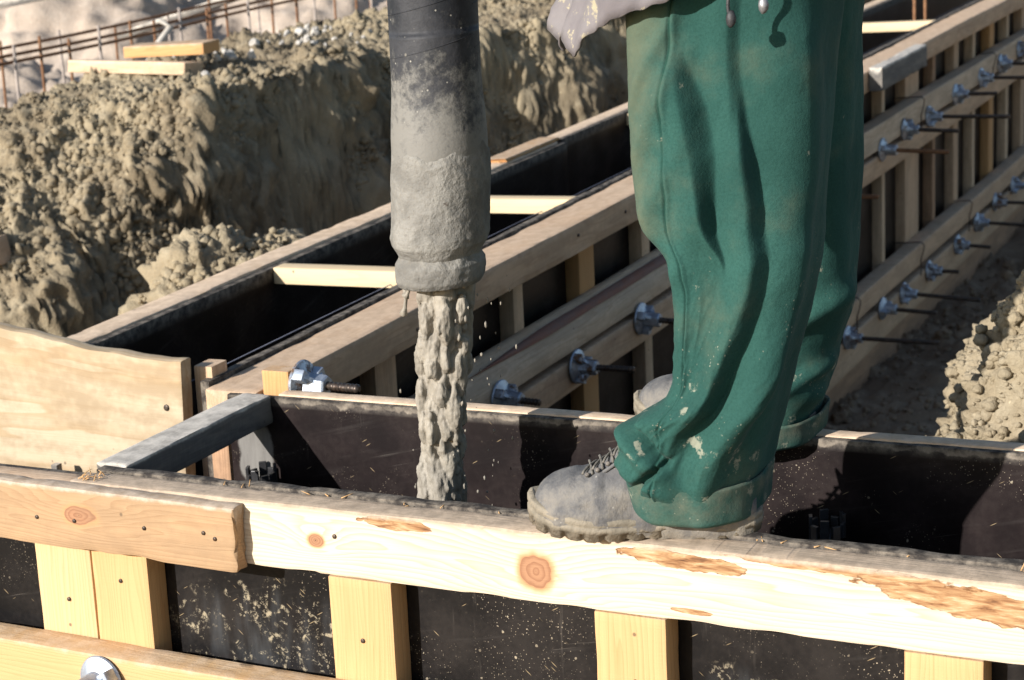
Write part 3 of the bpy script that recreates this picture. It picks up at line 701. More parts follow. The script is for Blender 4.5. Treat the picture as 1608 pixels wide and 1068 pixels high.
# ================================================================ tie rods
def lathe(prof, seg=32):
    prof = np.array(prof); a = np.arange(seg) * 2 * math.pi / seg
    V = np.stack([np.repeat(prof[:, 0], seg), np.outer(prof[:, 1], np.cos(a)).ravel(), np.outer(prof[:, 1], np.sin(a)).ravel()], 1)
    return V, [q[::-1] for q in grid_faces(len(prof), seg)]
def nut_meshes(kind):
    pl = lathe([(0.0, .004), (0, .039), (.003, .0415), (.006, .040), (.009, .033), (.013, .024), (.016, .018), (.017, .004)], 36)
    hx = lathe([(.012, .021), (.03, .019), (.052, .0185), (.055, .016), (.055, .006)], 6 if kind else 24)
    lugs = []
    for a in ((0, 2.09, 4.19) if kind else (0, math.pi)):
        v, f, _, _ = beam((.004, .020, -.010), (.026, .039, .010), 'X', res=.02, rad=.003, wob=.0006)
        R = np.array(Matrix.Rotation(a, 3, 'X')); lugs.append((v @ R.T, f))
        v, f, _, _ = beam((.010, .013, -.004), (.040, .034, .004), 'X', res=.02, rad=.002, wob=.0006)
        v = v.copy(); v[:, 0] -= np.clip(v[:, 1] - .016, 0, 1) * .9 * (v[:, 0] > .02)
        lugs.append((v @ R.T, f))
    return pl, join([hx] + lugs)
def rod_mesh(L):
    n = int(L / .0022); x = np.linspace(-.01, L, n); ph = (x / .0085) % 1
    r_ = .0068 + .0014 * sst(.1, .3, ph) * sst(.75, .55, ph); r_[-1] *= .7
    return tube(np.stack([x, x * 0, x * 0], 1), r_, 12)
NUTM = {}
def local_mesh(name, vf, mat):
    V, F = vf
    me = bpy.data.meshes.new(name); me.from_pydata(np.asarray(V).tolist(), [], F); me.update(); me.materials.append(mat)
    a = me.attributes.new('gc', 'FLOAT_VECTOR', 'POINT'); a.data.foreach_set('vector', np.asarray(V, np.float32).ravel())
    me.polygons.foreach_set('use_smooth', np.ones(len(me.polygons), bool))
    bm = bmesh.new(); bm.from_mesh(me)
    for e in bm.edges:
        if len(e.link_faces) == 2 and e.calc_face_angle(0) > .6: e.smooth = False
    bm.to_mesh(me); bm.free(); return me
for k in (0, 1):
    p, h = nut_meshes(k); NUTM[k] = (local_mesh('nut_plate', p, M['zinc']), local_mesh('wing_nut', h, M['zinc']))
RODM = {}
def rodme(L, m='rod'):
    k = (round(L, 2), m)
    if k not in RODM: RODM[k] = local_mesh('rod', rod_mesh(k[0]), M[m])
    return RODM[k]
def tie_rod(q, L, rx, kind, label, group='tie rods with wing nuts', nut=True, rz=0., m='rod'):
    _r = random.Random(label); t = thing('tie_rod', q, label, 'tie rod', group); t.rotation_euler = (rx + _r.uniform(-.5, .5), _r.uniform(-.03, .045), rz + _r.uniform(-.035, .035))
    if nut:
        for me, nm in zip(NUTM[kind], ('nut_plate', 'wing_nut')):
            o = bpy.data.objects.new(nm, me); COL.objects.link(o); o.parent = t
    o = bpy.data.objects.new('rod', rodme(L, m)); COL.objects.link(o); o.parent = t
    return t
X0 = -.800
UP = 'upper double waler'; LO = 'lower double waler'
TR = [(1.342, -.293, .10, .3, 1, 'tie rod nut peeking over the pale rear rail beside the falling concrete'),
      (1.725, -.336, .149, .1, 1, 'tie rod with round nut plate left of the green trousers, rod fully visible'),
      (2.102, -.324, .16, 1.0, 1, 'tie rod nut just left of the trousers, its rod running behind the cloth'),
      (4.238, -.301, .242, .2, 0, 'rusty tie rod with round nut plate nearest right of the trousers on the upper walers'),
      (4.522, -.28, .199, .8, 1, 'second tie rod right of the trousers on the upper walers'),
      (4.856, -.292, .306, .0, 1, 'longest tie rod with bright tip on the upper walers below the grey block'),
      (5.259, -.273, .172, 1.2, 1, 'short tie rod on the upper walers after the one with the bright tip'),
      (5.683, -.273, .263, .1, 1, 'distant tie rod on the upper walers, its rod cut by the right photo edge'),
      (6.028, -.265, .19, .6, 1, 'smaller distant tie rod on the upper walers, second last before the right edge'),
      (6.401, -.258, .14, .3, 1, 'last tiny tie rod on the upper walers at the right edge'),
      (3.817, -.859, .323, .4, 1, 'long tie rod lowest on the lower walers, beside the trouser leg'),
      (4.232, -.869, .196, .2, 0, 'dull tie rod with round plate on the lower walers, second from the trouser leg'),
      (4.504, -.884, .293, .0, 1, 'long tie rod on the lower walers, third from the trouser leg'),
      (4.862, -.889, .124, .05, 1, 'short tie rod on the lower walers with upright bright lugs'),
      (5.294, -.888, .137, .9, 1, 'shiny short tie rod on the lower walers, fifth from the trouser leg'),
      (5.626, -.871, .284, .5, 1, 'distant long tie rod on the lower walers, sixth from the trouser leg'),
      (5.959, -.856, .21, 1.1, 1, 'distant tie rod on the lower walers, second last before the right edge'),
      (6.306, -.854, .14, .2, 1, 'last small tie rod on the lower walers at the right edge')]
for y, z, L, rx, kd, lb in TR:
    tie_rod((X0, y, z), max(.08, L), rx, kd, lb, m='rust' if y == 4.238 else 'rod')
tie_rod((X0, 3.62, -.336), .165, 0, 1, 'rusty bare rod end without nut poking out beside the trousers', nut=True, m='rust')
tie_rod((-.905, 3.80, -.47), .12, 0, 1, 'thin bare rod stub between the studs right of the trousers', nut=False)
tie_rod((-.7315, .505, .001), .115, .35, 1, 'bluish tie rod with wing nut resting by the orange block at the corner', rz=-.02)
t = tie_rod((-.745, -.049, -.292), .05, .7, 0, 'bright round wing nut on the front waler at the bottom left edge', rz=-math.pi / 2)

# ================================================================ string line, spacers
V, F = tube(np.array([[-1.02, .5, -.03], [-1.02, 3, -.035], [-1.02, 8.5, -.03]]), .0011, 6)
tag(mesh('string_line', V, F, M['string']), 'thin dark string stretched along inside the long trench', 'string')
def spacer(q, label):
    t = thing('rebar_spacer', q, label, 'spacer', 'black plastic spacers')
    prt = []
    for k in range(9):
        a = k * 2 * math.pi / 9; c, s_ = math.cos(a), math.sin(a)
        v, f, _, _ = beam((.021, -.0065, -.012 - .006 * (k % 2)), (.026, .0060, .008 + .010 * (k % 2)), 'Z', res=.03, rad=.001, wob=0)
        R = np.array(Matrix.Rotation(a, 3, 'Z')); prt.append((v @ R.T + np.array(q), f))
    V, F = join(prt); mesh('prongs', V, F, M['black_plastic'], t, smooth=False)
    V, F = tube(np.array([[0, 0, -.09], [0, 0, -.02], [0, 0, -.006]]) + np.array(q), [.014, .018, .019], 18); mesh('cone', V, F, M['black_plastic'], t)
spacer((-.752, .398, -.130), 'black toothed plastic spacer in the trench corner under the grey bar')
spacer((.249, .398, -.120), 'black toothed plastic spacer in the dark trench right of the boot heel')

# ================================================================ rebar cage and starter bars
rc = thing('rebar_cage', (-4.6, 5, -.4), 'rusty rebar cage of two long rails and upright bars beyond the earth bank', 'rebar cage')
def bar(pts, r_, mat, parent, name='bar', seg=7):
    V, F = tube(np.array(pts, float), r_, seg); return mesh(name, V, F, M[mat], parent)
for x, z in ((-4.5, .195), (-4.5, .165), (-4.78, .20)):
    yy = np.linspace(2.2, 9.0, 30); bar(np.stack([x + .01 * np.sin(yy * 3), yy, z + .006 * np.sin(yy * 2.1 + x)], 1), .0075, 'rust', rc)
y = 3.86; i = 0
while y < 9.0:
    z1 = .235 + .02 * math.sin(i * 2.3); lean = .012 * math.sin(i * 1.7)
    bar([(-4.49 + lean, y, -.62), (-4.49, y, -.2), (-4.49 - lean, y + lean, z1)], .0068, 'rust' if i % 3 else 'greybar', rc)
    if i % 2: bar([(-4.79 - lean, y + .07, -.62), (-4.79, y + .07, z1 - .02)], .0065, 'rust' if i % 4 == 1 else 'greybar', rc)
    y += .165 + .07 * ((i * 37) % 7) / 7; i += 1
# bars far behind, upright pale
for k, (x, y_) in enumerate(((-4.6, 9.4), (-4.3, 9.6), (-4.0, 9.5), (-3.3, 9.2), (-3.0, 9.6), (-2.75, 9.3))):
    V, F = tube(np.array([(x, y_, -1.1), (x + .01, y_, -.2), (x, y_ + .02, .55)]), .009, 7)
    tag(mesh('starter_bar', V, F, M['greybar']), 'pale upright starter bar standing far behind the earth bank', 'rebar', 'pale starter bars far behind')
for k, (x, y_, lb) in enumerate(((-1.20, 6.1, 'orange starter bar in the far trench, left one of the left pair'), (-1.165, 6.15, 'orange starter bar in the far trench, right one of the left pair'), (-1.10, 7.55, 'orange starter bar in the far trench, left one of the right pair'), (-1.06, 7.6, 'orange starter bar in the far trench, right one of the right pair'))):
    V, F = tube(np.array([(x, y_, -1.1), (x + .004, y_, -.3), (x, y_, .35)]), .0075, 8)
    tag(mesh('starter_bar', V, F, M['rust']), lb, 'rebar', 'orange starter bars in the far trench')
# grey bent bar and planks lying beyond the cage
V, F = tube(np.array([(-4.35, 4.45, -.10), (-4.33, 4.5, .0), (-4.3, 4.58, .12), (-4.27, 4.66, .20), (-4.3, 4.62, .235)]), [.02, .018, .016, .016, .01], 10)
tag(mesh('bent_bar', V, F, M['stone']), 'grey bent bar sticking up behind the offcuts on the bank', 'bar')
lone('grey_plank', (-6.6, 5.6, .25), (-5.7, 5.75, .29), 'X', M['grey'], 'grey plank tilted on the pale sand heap at the top left', 'plank', 'planks on the sand', res=.03, tf=rot_about((-6.2, 5.7, .27), 'Y', -.1))
lone('grey_plank', (-5.75, 6.0, .12), (-4.75, 6.12, .16), 'X', M['grey'], 'narrow grey plank leaning on the rebar cage', 'plank', 'planks on the sand', res=.03, tf=rot_about((-5.2, 6.05, .14), 'Y', -.22))

# ================================================================ HOSE
HX, HY = -.276, .25
s = NB('dirty_rubber_hose'); g = s.attr('gc', True); l, uu, v = s.xyz(g)
n1 = s.noise(g, 22, 5, .65); n2 = s.noise(g, 130, 4, .6)
col = s.mix(s.ss(n1, .3, .7), (.015, .017, .021), (.042, .043, .048))
sp = s.math('MULTIPLY', s.ss(s.vor(g, 130), .22, .12), s.ss(s.xyz(s.vor(g, 130, out='Color'))[0], .84, .86))
col = s.mix(s.math('MULTIPLY', sp, .8), col, (.36, .34, .29))
sp = s.math('MULTIPLY', s.ss(s.vor(g, 42), .16, .09), s.ss(s.xyz(s.vor(g, 42, out='Color'))[0], .86, .88))
col = s.mix(s.math('MULTIPLY', sp, .7), col, (.24, .22, .18))
low = s.ss(s.math('ADD', v, s.math('ADD', s.math('MULTIPLY', s.math('SUBTRACT', n1, .5), .34), s.math('MULTIPLY', s.math('SUBTRACT', s.noise(g, 75, 5, .72), .5), .30))), .61, .46)
col = s.mix(s.math('MULTIPLY', low, .88), col, (.215, .206, .184))
M['rubber'] = s.done(col, .62, s.bump(s.math('ADD', s.math('ADD', n1, s.math('MULTIPLY', low, .6)), s.math('MULTIPLY', n2, .7)), .4, .0025), spec=.3)
s = NB('cement_crust'); g = s.attr('gc', True); l, uu, v = s.xyz(g)
n1 = s.noise(g, 18, 5, .65, .5); n2 = s.noise(g, 150, 4, .7); n3 = s.noise(g, 60, 3)
col = s.mix(s.ss(n1, .32, .68), (.15, .144, .13), (.265, .255, .23))
col = s.mix(s.math('MULTIPLY', s.ss(n2, .45, .75), .5), col, (.16, .145, .12))
col = s.mix(s.ss(s.noise(g, 30, 4, .7), .66, .74), col, (.10, .085, .07))
M['crust'] = s.done(col, .9, s.bump(s.math('ADD', s.math('MULTIPLY', n1, 2), s.math('ADD', n2, n3)), .8, .003), spec=.2)
def hose_lathe(prof, seg=96, crust=0., step=.004):
    prof = np.array(prof); zs = np.arange(prof[:, 0].min(), prof[:, 0].max() + 1e-6, step) if step else prof[:, 0]
    zs = np.unique(np.concatenate([zs, prof[:, 0]])); rr = np.interp(zs, prof[:, 0], prof[:, 1])
    a = np.arange(seg) * 2 * math.pi / seg
    P = np.stack([HX + .905 * np.outer(rr, np.cos(a)).ravel(), HY + .905 * np.outer(rr, np.sin(a)).ravel(), np.repeat(zs, seg)], 1)
    P[:, 0] += cx_of(P[:, 2])
    if crust:
        d = np.stack([np.tile(np.cos(a), len(zs)), np.tile(np.sin(a), len(zs)), np.zeros(len(P))], 1)
        q = P * np.array([22, 22, 14])
        ridg = 1 - np.abs(pn(q * .9 + 3)) * 2.2
        k = fbm(q, 4) * .6 + np.clip(ridg, 0, 1) ** 3 * .8 + .3 * pn(P * 120)
        P = P + d * (k * crust)[:, None]
    return P, grid_faces(len(zs), seg)
def cx_of(z): return .02 * (np.clip(z, .2, 1.4) - .45) * .35 - .010 * sst(.45, .25, z)
hz = thing('concrete_hose', (HX, HY, .26), 'thick dark rubber concrete hose with cement-crusted end, hanging over the trench', 'hose')
P, F = hose_lathe([(.440, .0765), (.455, .0775), (.475, .0772), (.50, .0755), (.53, .0728), (.56, .0716), (.62, .0712), (2.6, .0712)], 80, 0, .006)
P[:, 2] += 0
mesh('rubber_hose', P, F, M['rubber'], hz)
# spiral windings of the outer wrap
for z0 in (.497, .585, .645, .72, .80):
    a = np.linspace(0, 2 * math.pi, 120); rr = .0644 + .00015; zz = z0 + .010 * np.sin(a * 1 + 1.0) - .0 + .02 * a / 6.28
    if z0 < .53: continue
    V, Ff = tube(np.stack([HX + cx_of(zz) + rr * np.cos(a), HY + rr * np.sin(a), zz], 1), .0006, 5); mesh('wrap_seam', V, Ff, M['rubber'], hz)
P, F = hose_lathe([(.300, .0660), (.308, .0700), (.318, .0770), (.33, .0800), (.40, .0795), (.430, .0788), (.445, .0783), (.452, .0774), (.456, .0752)], 160, .0021, .0035); P[:, 2] += (.012 * pn(np.stack([P[:, 0] * 30, P[:, 1] * 30, P[:, 2] * 0], 1)) + .004 * pn(P * 90)) * sst(.40, .452, P[:, 2])
fr = sst(.43, .46, P[:, 2]); ctr = np.stack([HX + cx_of(P[:, 2]), np.full(len(P), HY)], 1)
lower = P[:, 2] < .455
mesh('end_sleeve', P, F, M['crust'], hz)
# collar at the mouth, open below
pr = [(.262, .052), (.258, .060), (.259, .068), (.266, .0725), (.280, .0740), (.289, .0735), (.296, .0690), (.303, .0655)]
zs = np.array([p[0] for p in pr]); rr = np.array([p[1] for p in pr]); a = np.arange(128) * 2 * math.pi / 128
zs2 = np.interp(np.linspace(0, 7, 36), range(8), zs); rr2 = np.interp(np.linspace(0, 7, 36), range(8), rr)
P = np.stack([HX + cx_of(np.repeat(zs2, 128)) + .91 * np.outer(rr2, np.cos(a)).ravel(), HY + .91 * np.outer(rr2, np.sin(a)).ravel(), np.repeat(zs2, 128)], 1)
d = np.stack([np.tile(np.cos(a), 36), np.tile(np.sin(a), 36), np.zeros(len(P))], 1)
P = P + d * (.0015 * fbm(P * 40, 3) + .0007 * pn(P * 150))[:, None]
mesh('collar', P, grid_faces(36, 128), M['crust'], hz)
Pi = np.array([[HX + cx_of(np.array([z]))[0], HY, z] for z in (.26, .30, .36)])
V, F = tube(Pi, [.0495, .049, .048], 48, cap=False); mesh('bore', V, [f[::-1] for f in F], M['rubber'], hz)

# ================================================================ CONCRETE
s = NB('wet_concrete'); g = s.attr('gc', True)
n1 = s.noise(g, 35, 4, .6); n2 = s.noise(s.vm('MULTIPLY', g, (1, 1, .22)), 150, 4, .65)
col = s.mix(s.ss(n1, .3, .7), (.20, .178, .145), (.315, .284, .232))
col = s.mix(s.math('MULTIPLY', s.ss(n2, .5, .8), .5), col, (.085, .078, .062))
M['wet'] = s.done(col, .62, s.bump(s.math('ADD', n2, n1), .6, .003), spec=.4)
cs = thing('concrete_stream', (-.29, HY, -.5), 'lumpy grey wet concrete pouring from the hose mouth into the trench', 'concrete')
rs = np.random.RandomState(11); prt = []
def axis_x(z): return -.281 + (z - .25) * .085
def half_w(z): return np.interp(z, [-.7, -.1, -.02, .05, .2, .27], [.052, .041, .030, .035, .040, .037])
for k in range(1500):
    z = rs.uniform(-.72, .275); hw = half_w(z); a = rs.rand() * 6.283; rr = hw * rs.uniform(.55, 1.02)
    sz = .0036 * (.0135 / .0036) ** (rs.rand() ** 1.4)
    v, f = ICO2
    v = v * (1 + .25 * pn(v * 1.5 + rs.rand(3) * 99)[:, None]); v = v * sz * np.array([rs.uniform(.7, 1.1), rs.uniform(.7, 1.1), rs.uniform(1.4, 3.4)])
    prt.append((v + np.array([axis_x(z) + rr * math.cos(a), HY + rr * math.sin(a), z]), f))
zz = np.linspace(-.75, .30, 40)
prt.append(tube(np.stack([axis_x(zz), zz * 0 + HY, zz], 1), half_w(zz) * .72, 24))
V, F = join(prt)
st = mesh('stream', V, F, M['wet'], cs)
rm = st.modifiers.new('fuse', 'REMESH'); rm.mode = 'VOXEL'; rm.voxel_size = .0019; rm.use_smooth_shade = True
# remesh drops attributes: bake it and give the coordinates back
dg = bpy.context.evaluated_depsgraph_get(); ev = st.evaluated_get(dg); me = bpy.data.meshes.new_from_object(ev)
co = np.zeros(len(me.vertices) * 3, np.float32); me.vertices.foreach_get('co', co); co = co.reshape(-1, 3)
nr = np.zeros(len(co) * 3, np.float32); me.vertices.foreach_get('normal', nr); nr = nr.reshape(-1, 3)
q = co * np.array([55, 55, 26])
co2 = co + nr * (.0012 * fbm(q * 1.6, 3) + .0010 * pn(co * np.array([240, 240, 110])) + .0005 * pn(co * 420))[:, None]
me.vertices.foreach_set('co', co2.astype(np.float32).ravel())
a = me.attributes.get('gc') or me.attributes.new('gc', 'FLOAT_VECTOR', 'POINT'); a.data.foreach_set('vector', co.ravel())
me.materials.clear(); me.materials.append(M['wet']); st.modifiers.clear(); st.data = me
me.polygons.foreach_set('use_smooth', np.ones(len(me.polygons), bool))
# drips from the rim
for x, y, L in ((-.328, HY - .033, .045), (-.317, HY - .042, .016)):
    V, F = tube(np.array([(x, y, .262), (x, y, .262 - L * .45), (x - .003, y, .262 - L * .8), (x - .006, y, .262 - L), (x - .007, y, .262 - L * 1.08)]), [.006, .0028, .003, .0065, .003], 10)
    mesh('drip', V, F, M['wet'], cs)
prt = []
for k in range(60):
    z = rs.uniform(-.15, .24); x = axis_x(z) + half_w(z) + abs(rs.normal()) * .028 * (1 + (0.25 - z)) + .003
    if rs.rand() < .15: x = axis_x(z) - half_w(z) - abs(rs.normal()) * .01
    sz = rs.uniform(.0007, .0022) * (1.5 if rs.rand() < .12 else 1)
    v, f = ICO1; prt.append((v * sz * np.array([1, 1, rs.uniform(1.2, 3)]) + np.array([x, HY + rs.normal() * .04, z]), f))
V, F = join(prt); tag(mesh('spatter', V, F, M['wet'], cs), kind='stuff')
# concrete already lying in the front trench
nx = 120; X, Y = np.meshgrid(np.linspace(-.83, 1.4, nx), np.linspace(.068, .424, 24)); x, y = X.ravel(), Y.ravel()
z = -.62 + .14 * np.exp(-((x + .3) / .25) ** 2) + .02 * fbm(np.stack([x * 9, y * 9, x * 0], 1), 3)
i = (np.arange(23)[:, None] * nx + np.arange(nx - 1)).ravel()
tag(mesh('poured_concrete', np.stack([x, y, z], 1), np.stack([i, i + 1, i + nx + 1, i + nx], 1), M['wet']), kind='structure')

# ================================================================ PERSON
pp = thing('person', (.2, .24, 0), 'worker in mud-stained green trousers and grey jacket, straddling the trench in dusty work boots', 'person')
# --- trousers cloth
s = NB('green_work_trousers'); g = s.attr('gc', True); l, uu, v = s.xyz(g)
n1 = s.noise(g, 7, 4); n2 = s.noise(g, 320, 3, .7)
col = s.mix(s.ss(n1, .3, .7), (.020, .067, .056), (.029, .090, .075))
col = s.mix(s.math('MULTIPLY', s.ss(n2, .35, .75), .5), col, (.011, .043, .034))
# knees and thighs rubbed with clay
fr_ = s.math('MULTIPLY', s.ss(l, .26, .10), s.ss(v, .15, .42)); 
mud = s.math('MULTIPLY', s.ss(s.math('ADD', s.noise(g, 9, 5, .62), s.math('MULTIPLY', fr_, .30)), .50, .95), .8)
col = s.mix(s.math('MULTIPLY', mud, .65), col, (.16, .155, .095))
lowm = s.ss(v, .30, .03)
spl = s.ss(s.math('ADD', s.noise(g, 26, 5, .7), s.math('MULTIPLY', lowm, .10)), .67, .74)
col = s.mix(s.math('MULTIPLY', spl, .75), col, (.30, .30, .23))
wv = s.vm('ADD', g, s.vm('SCALE', s.noise(g, 60, 2, col=True), .012))
sp = s.math('MULTIPLY', s.ss(s.vor(wv, 150), .22, .1), s.math('MULTIPLY', s.ss(s.noise(g, 11, 4, .7), .52, .64), s.ss(v, .5, .2)))
col = s.mix(s.math('MULTIPLY', sp, .8), col, (.30, .30, .23))
sm_ = s.attr('seam'); col = s.mix(s.math('MULTIPLY', sm_, .8), col, (.008, .045, .032))
cf = s.attr('cuffdirt'); cfm = s.math('MULTIPLY', cf, s.ss(s.noise(g, 30, 5, .65), .28, .85))
col = s.mix(s.math('MULTIPLY', cfm, .85), col, (.17, .165, .12))
h = s.math('ADD', s.math('MULTIPLY', n2, 1.0), s.math('ADD', s.math('MULTIPLY', s.noise(g, 90, 3), .8), s.math('MULTIPLY', s.noise(s.vm('MULTIPLY', g, (1, 1, .4)), 40, 3), 1.5)))
M['green'] = s.done(col, .88, s.bump(h, .35, .0016), spec=.12)
s.b.inputs['Sheen Weight'].default_value = .04; s.b.inputs['Sheen Roughness'].default_value = .4

def interp_rows(tab, z):
    tab = sorted(tab); zs = [t[0] for t in tab]
    return [np.interp(z, zs, [t[k] for t in tab]) for k in range(1, len(tab[0]))]
def smoothrows(a, k=5):
    kk = np.hanning(k + 2)[1:-1]; kk /= kk.sum(); p = np.pad(a, (k // 2, k // 2), 'edge'); return np.convolve(p, kk, 'valid')
NS = 420
EXP = .62; SH = .36
_t = np.linspace(0, 2 * math.pi, 20001); _e = lambda a: np.sign(a) * np.abs(a) ** EXP
_px, _py = .115 * _e(np.cos(_t)), .085 * _e(np.sin(_t)); _al = np.concatenate([[0], np.cumsum(np.hypot(np.diff(_px), np.diff(_py)))])
TH = np.interp(np.arange(NS) / NS * _al[-1], _al, _t)
def leg(tab, zs, fold):
    cols = [smoothrows(c, 9) for c in interp_rows(tab, zs)]
    xl, xr, yc, dy = cols; seg = NS
    c, s_ = np.cos(TH), np.sin(TH); cx, cy = _e(c), _e(s_)
    cx_, hw = (xl + xr) / 2, (xr - xl) / 2 / (1 + .63 * SH)
    P = np.stack([cx_[:, None] + hw[:, None] * cx, yc[:, None] + dy[:, None] * cy, np.repeat(zs[:, None], seg, 1)], 2)
    dP = np.roll(P, -1, 1) - np.roll(P, 1, 1); N = np.stack([dP[..., 1], -dP[..., 0], dP[..., 0] * 0], 2); N /= np.linalg.norm(N, axis=2)[..., None] + 1e-9
    k = np.hanning(13); k /= k.sum(); N = sum(np.roll(N, j - 6, 1) * k[j] for j in range(13)); N /= np.linalg.norm(N, axis=2)[..., None] + 1e-9
    D = fold(P, np.repeat(TH[None], len(zs), 0), cx[None, :].repeat(len(zs), 0))
    P = P + N * D[..., None]
    P[..., 1] += SH * (P[..., 0] - cx_[:, None])           # the leg stands turned a little
    return P
def polyx(pts, z):                                         # fold line: s-position (-1..1 across the leg) by height
    pts = sorted(pts); return np.interp(z, [p[0] for p in pts], [p[1] for p in pts])
def saw(d, wl, wr):                                        # soft rise on the left, quick fall on the right of d=0
    return np.where(d < 0, np.exp(-(d / wl) ** 2), np.exp(-(d / wr) ** 2))
zs = np.concatenate([np.linspace(.030, .24, 110), np.linspace(.2425, .80, 190)])
# z, x left, x right, y centre, half depth
near = [(.80, .105, .42, .135, .105), (.66, .100, .377, .11, .098), (.58, .099, .369, .105, .094), (.50, .101, .362, .10, .090), (.42, .108, .353, .096, .088), (.395, .118, .350, .094, .086), (.360, .152, .347, .092, .084), (.33, .160, .343, .091, .083), (.27, .161, .331, .088, .082), (.205, .160, .312, .085, .082), (.18, .148, .307, .083, .084), (.155, .108, .303, .08, .088), (.13, .096, .297, .078, .088), (.105, .092, .290, .075, .086), (.08, .095, .285, .073, .083), (.05, .106, .274, .072, .072), (.03, .118, .272, .072, .070)]
FA = [(.66, -.36), (.60, -.30), (.545, -.18), (.49, -.08), (.425, .0), (.36, .03)]
FAW = [(.60, .10), (.545, .22), (.49, .24), (.43, .15), (.36, .06)]
FB = [(.62, .30), (.525, .36), (.48, .41), (.425, .48), (.37, .46), (.306, .36), (.25, .19), (.19, .0), (.13, -.12), (.07, -.22)]
FBW = [(.60, .03), (.525, .08), (.48, .13), (.425, .15), (.35, .20), (.28, .27), (.20, .26), (.12, .20)]
SEAM = [(.8, -.38), (.60, -.38), (.44, -.42), (.34, -.62), (.25, -.62), (.18, -.58), (.14, -.30), (.10, -.28), (.06, -.42), (.03, -.5)]
def ridge(d, wl, wr):                                      # swells up to a crest, then falls off a clean break
    up = np.exp(-(np.minimum(d, 0) / wl) ** 2); t = np.clip(d / wr, 0, 1)
    dn = 1 - (.25 * t + .75 * t * t * (3 - 2 * t)); return np.where(d < 0, up, dn)
def fold_near(P, th, cx):
    z = P[..., 2]; front = sst(.35, -.45, np.sin(th)); s_ = cx      # s_: -1 left edge, +1 right edge
    def w(z0, z1, f=.04): return sst(z0 - f, z0 + f, z) * sst(z1 + f, z1 - f, z)
    edge = sst(-1., -.72, s_) * sst(1., .80, s_)
    D = .030 * ridge(s_ - polyx(FA, z), .34, polyx(FAW, z)) * w(.38, .585, .045) * front
    D = D + .026 * ridge(s_ - polyx(FB, z), .30, polyx(FBW, z)) * w(.14, .525, .055) * front
    c_ = polyx([(.30, .80), (.22, .74), (.16, .60), (.10, .46), (.05, .40)], z)
    D = D + .020 * ridge(s_ - c_, .26, .30) * w(.05, .24, .05) * front
    D = D + .022 * ridge(s_ - polyx([(.60, .84), (.45, .90), (.30, .86), (.20, .74), (.12, .62)], z), polyx([(.60, .40), (.45, .30), (.30, .30), (.12, .2)], z), .2) * w(.13, .62, .05) * front
    # shallow hip crease near the pocket
    D = D + .010 * ridge(s_ - polyx([(.70, .18), (.60, .22), (.54, .28), (.50, .30)], z), .25, .12) * w(.53, .68, .03) * front
    # broad diagonal drags on the thigh, radiating from the crotch
    for k, (z0, sl, am, wd) in enumerate(((.60, .20, .0055, .022), (.53, .17, .006, .024), (.44, .13, .007, .028), (.36, .08, .006, .022))):
        D = D + am * np.exp(-((z - z0 - sl * (s_ + .6)) / wd) ** 2) * sst(.0, -.4, s_) * front * edge
    # cloth piling up above the boot
    for z0, sl, am, wd in ((.170, .03, .013, .016), (.118, -.065, .013, .016), (.086, -.05, .010, .013)):
        D = D + am * np.exp(-((z - z0 - sl * (s_ + .5)) / wd) ** 2) * sst(.25, -.3, s_) * front
    D = D - .020 * np.exp(-((z - .140 + .055 * (s_ + .6)) / .007) ** 2) * sst(.0, -.35, s_) * front
    D = D - .016 * np.exp(-((z - .082 - .07 * (s_ + .6)) / .006) ** 2) * sst(.05, -.3, s_) * front
    wr_ = fbm(np.stack([s_ * 2.2 + z * 6, z * 17 - s_ * 3.0, s_ * 0], 2).reshape(-1, 3), 3).reshape(z.shape)
    D = D + .0016 * (1 - np.abs(wr_) * 2).clip(-1, 1) * sst(.44, .20, z) * sst(.07, .11, z) * front
    q = P.reshape(-1, 3)
    D = D + (.0032 * fbm(q * np.array([9, 9, 4]), 2) + .0006 * fbm(q * 40, 3)).reshape(z.shape)
    D = D - .0035 * np.exp(-((s_ - polyx(SEAM, z)) / .014) ** 2) * front + .0022 * np.exp(-((s_ - polyx(SEAM, z) - .05) / .03) ** 2) * front
    return D
Pn = leg(near, zs, fold_near)
s_all = _e(np.cos(TH)); sx = polyx(SEAM, zs)
seam = np.exp(-((s_all[None, :] - sx[:, None]) / .009) ** 2) * (np.sin(TH) < 0)[None, :]
far = [(.80, .11, .40, .33, .10), (.66, .09, .325, .36, .095), (.60, .085, .316, .375, .09), (.53, .08, .310, .39, .088), (.446, .075, .302, .405, .085), (.36, .085, .297, .415, .08), (.27, .09, .292, .425, .078), (.18, .085, .281, .43, .076), (.13, .075, .262, .435, .076), (.087, .065, .252, .437, .076), (.05, .08, .232, .438, .074), (.015, .08, .222, .438, .072)]
def fold_far(P, th, cx):
    z = P[..., 2]; q = P.reshape(-1, 3); front = sst(.3, -.3, np.sin(th))
    D = (.005 * fbm(q * np.array([9, 9, 5]) + 20, 2) + .0007 * fbm(q * 40 + 9, 3)).reshape(z.shape)
    for z0, sl, am, wd in ((.16, .05, .014, .02), (.11, -.05, .014, .018), (.07, .04, .012, .014)):
        D = D + am * np.exp(-((z - z0 - sl * (cx)) / wd) ** 2) * front
    return D
Pf = leg(far, np.concatenate([np.linspace(.012, .24, 60), np.linspace(.243, .80, 90)]), fold_far)
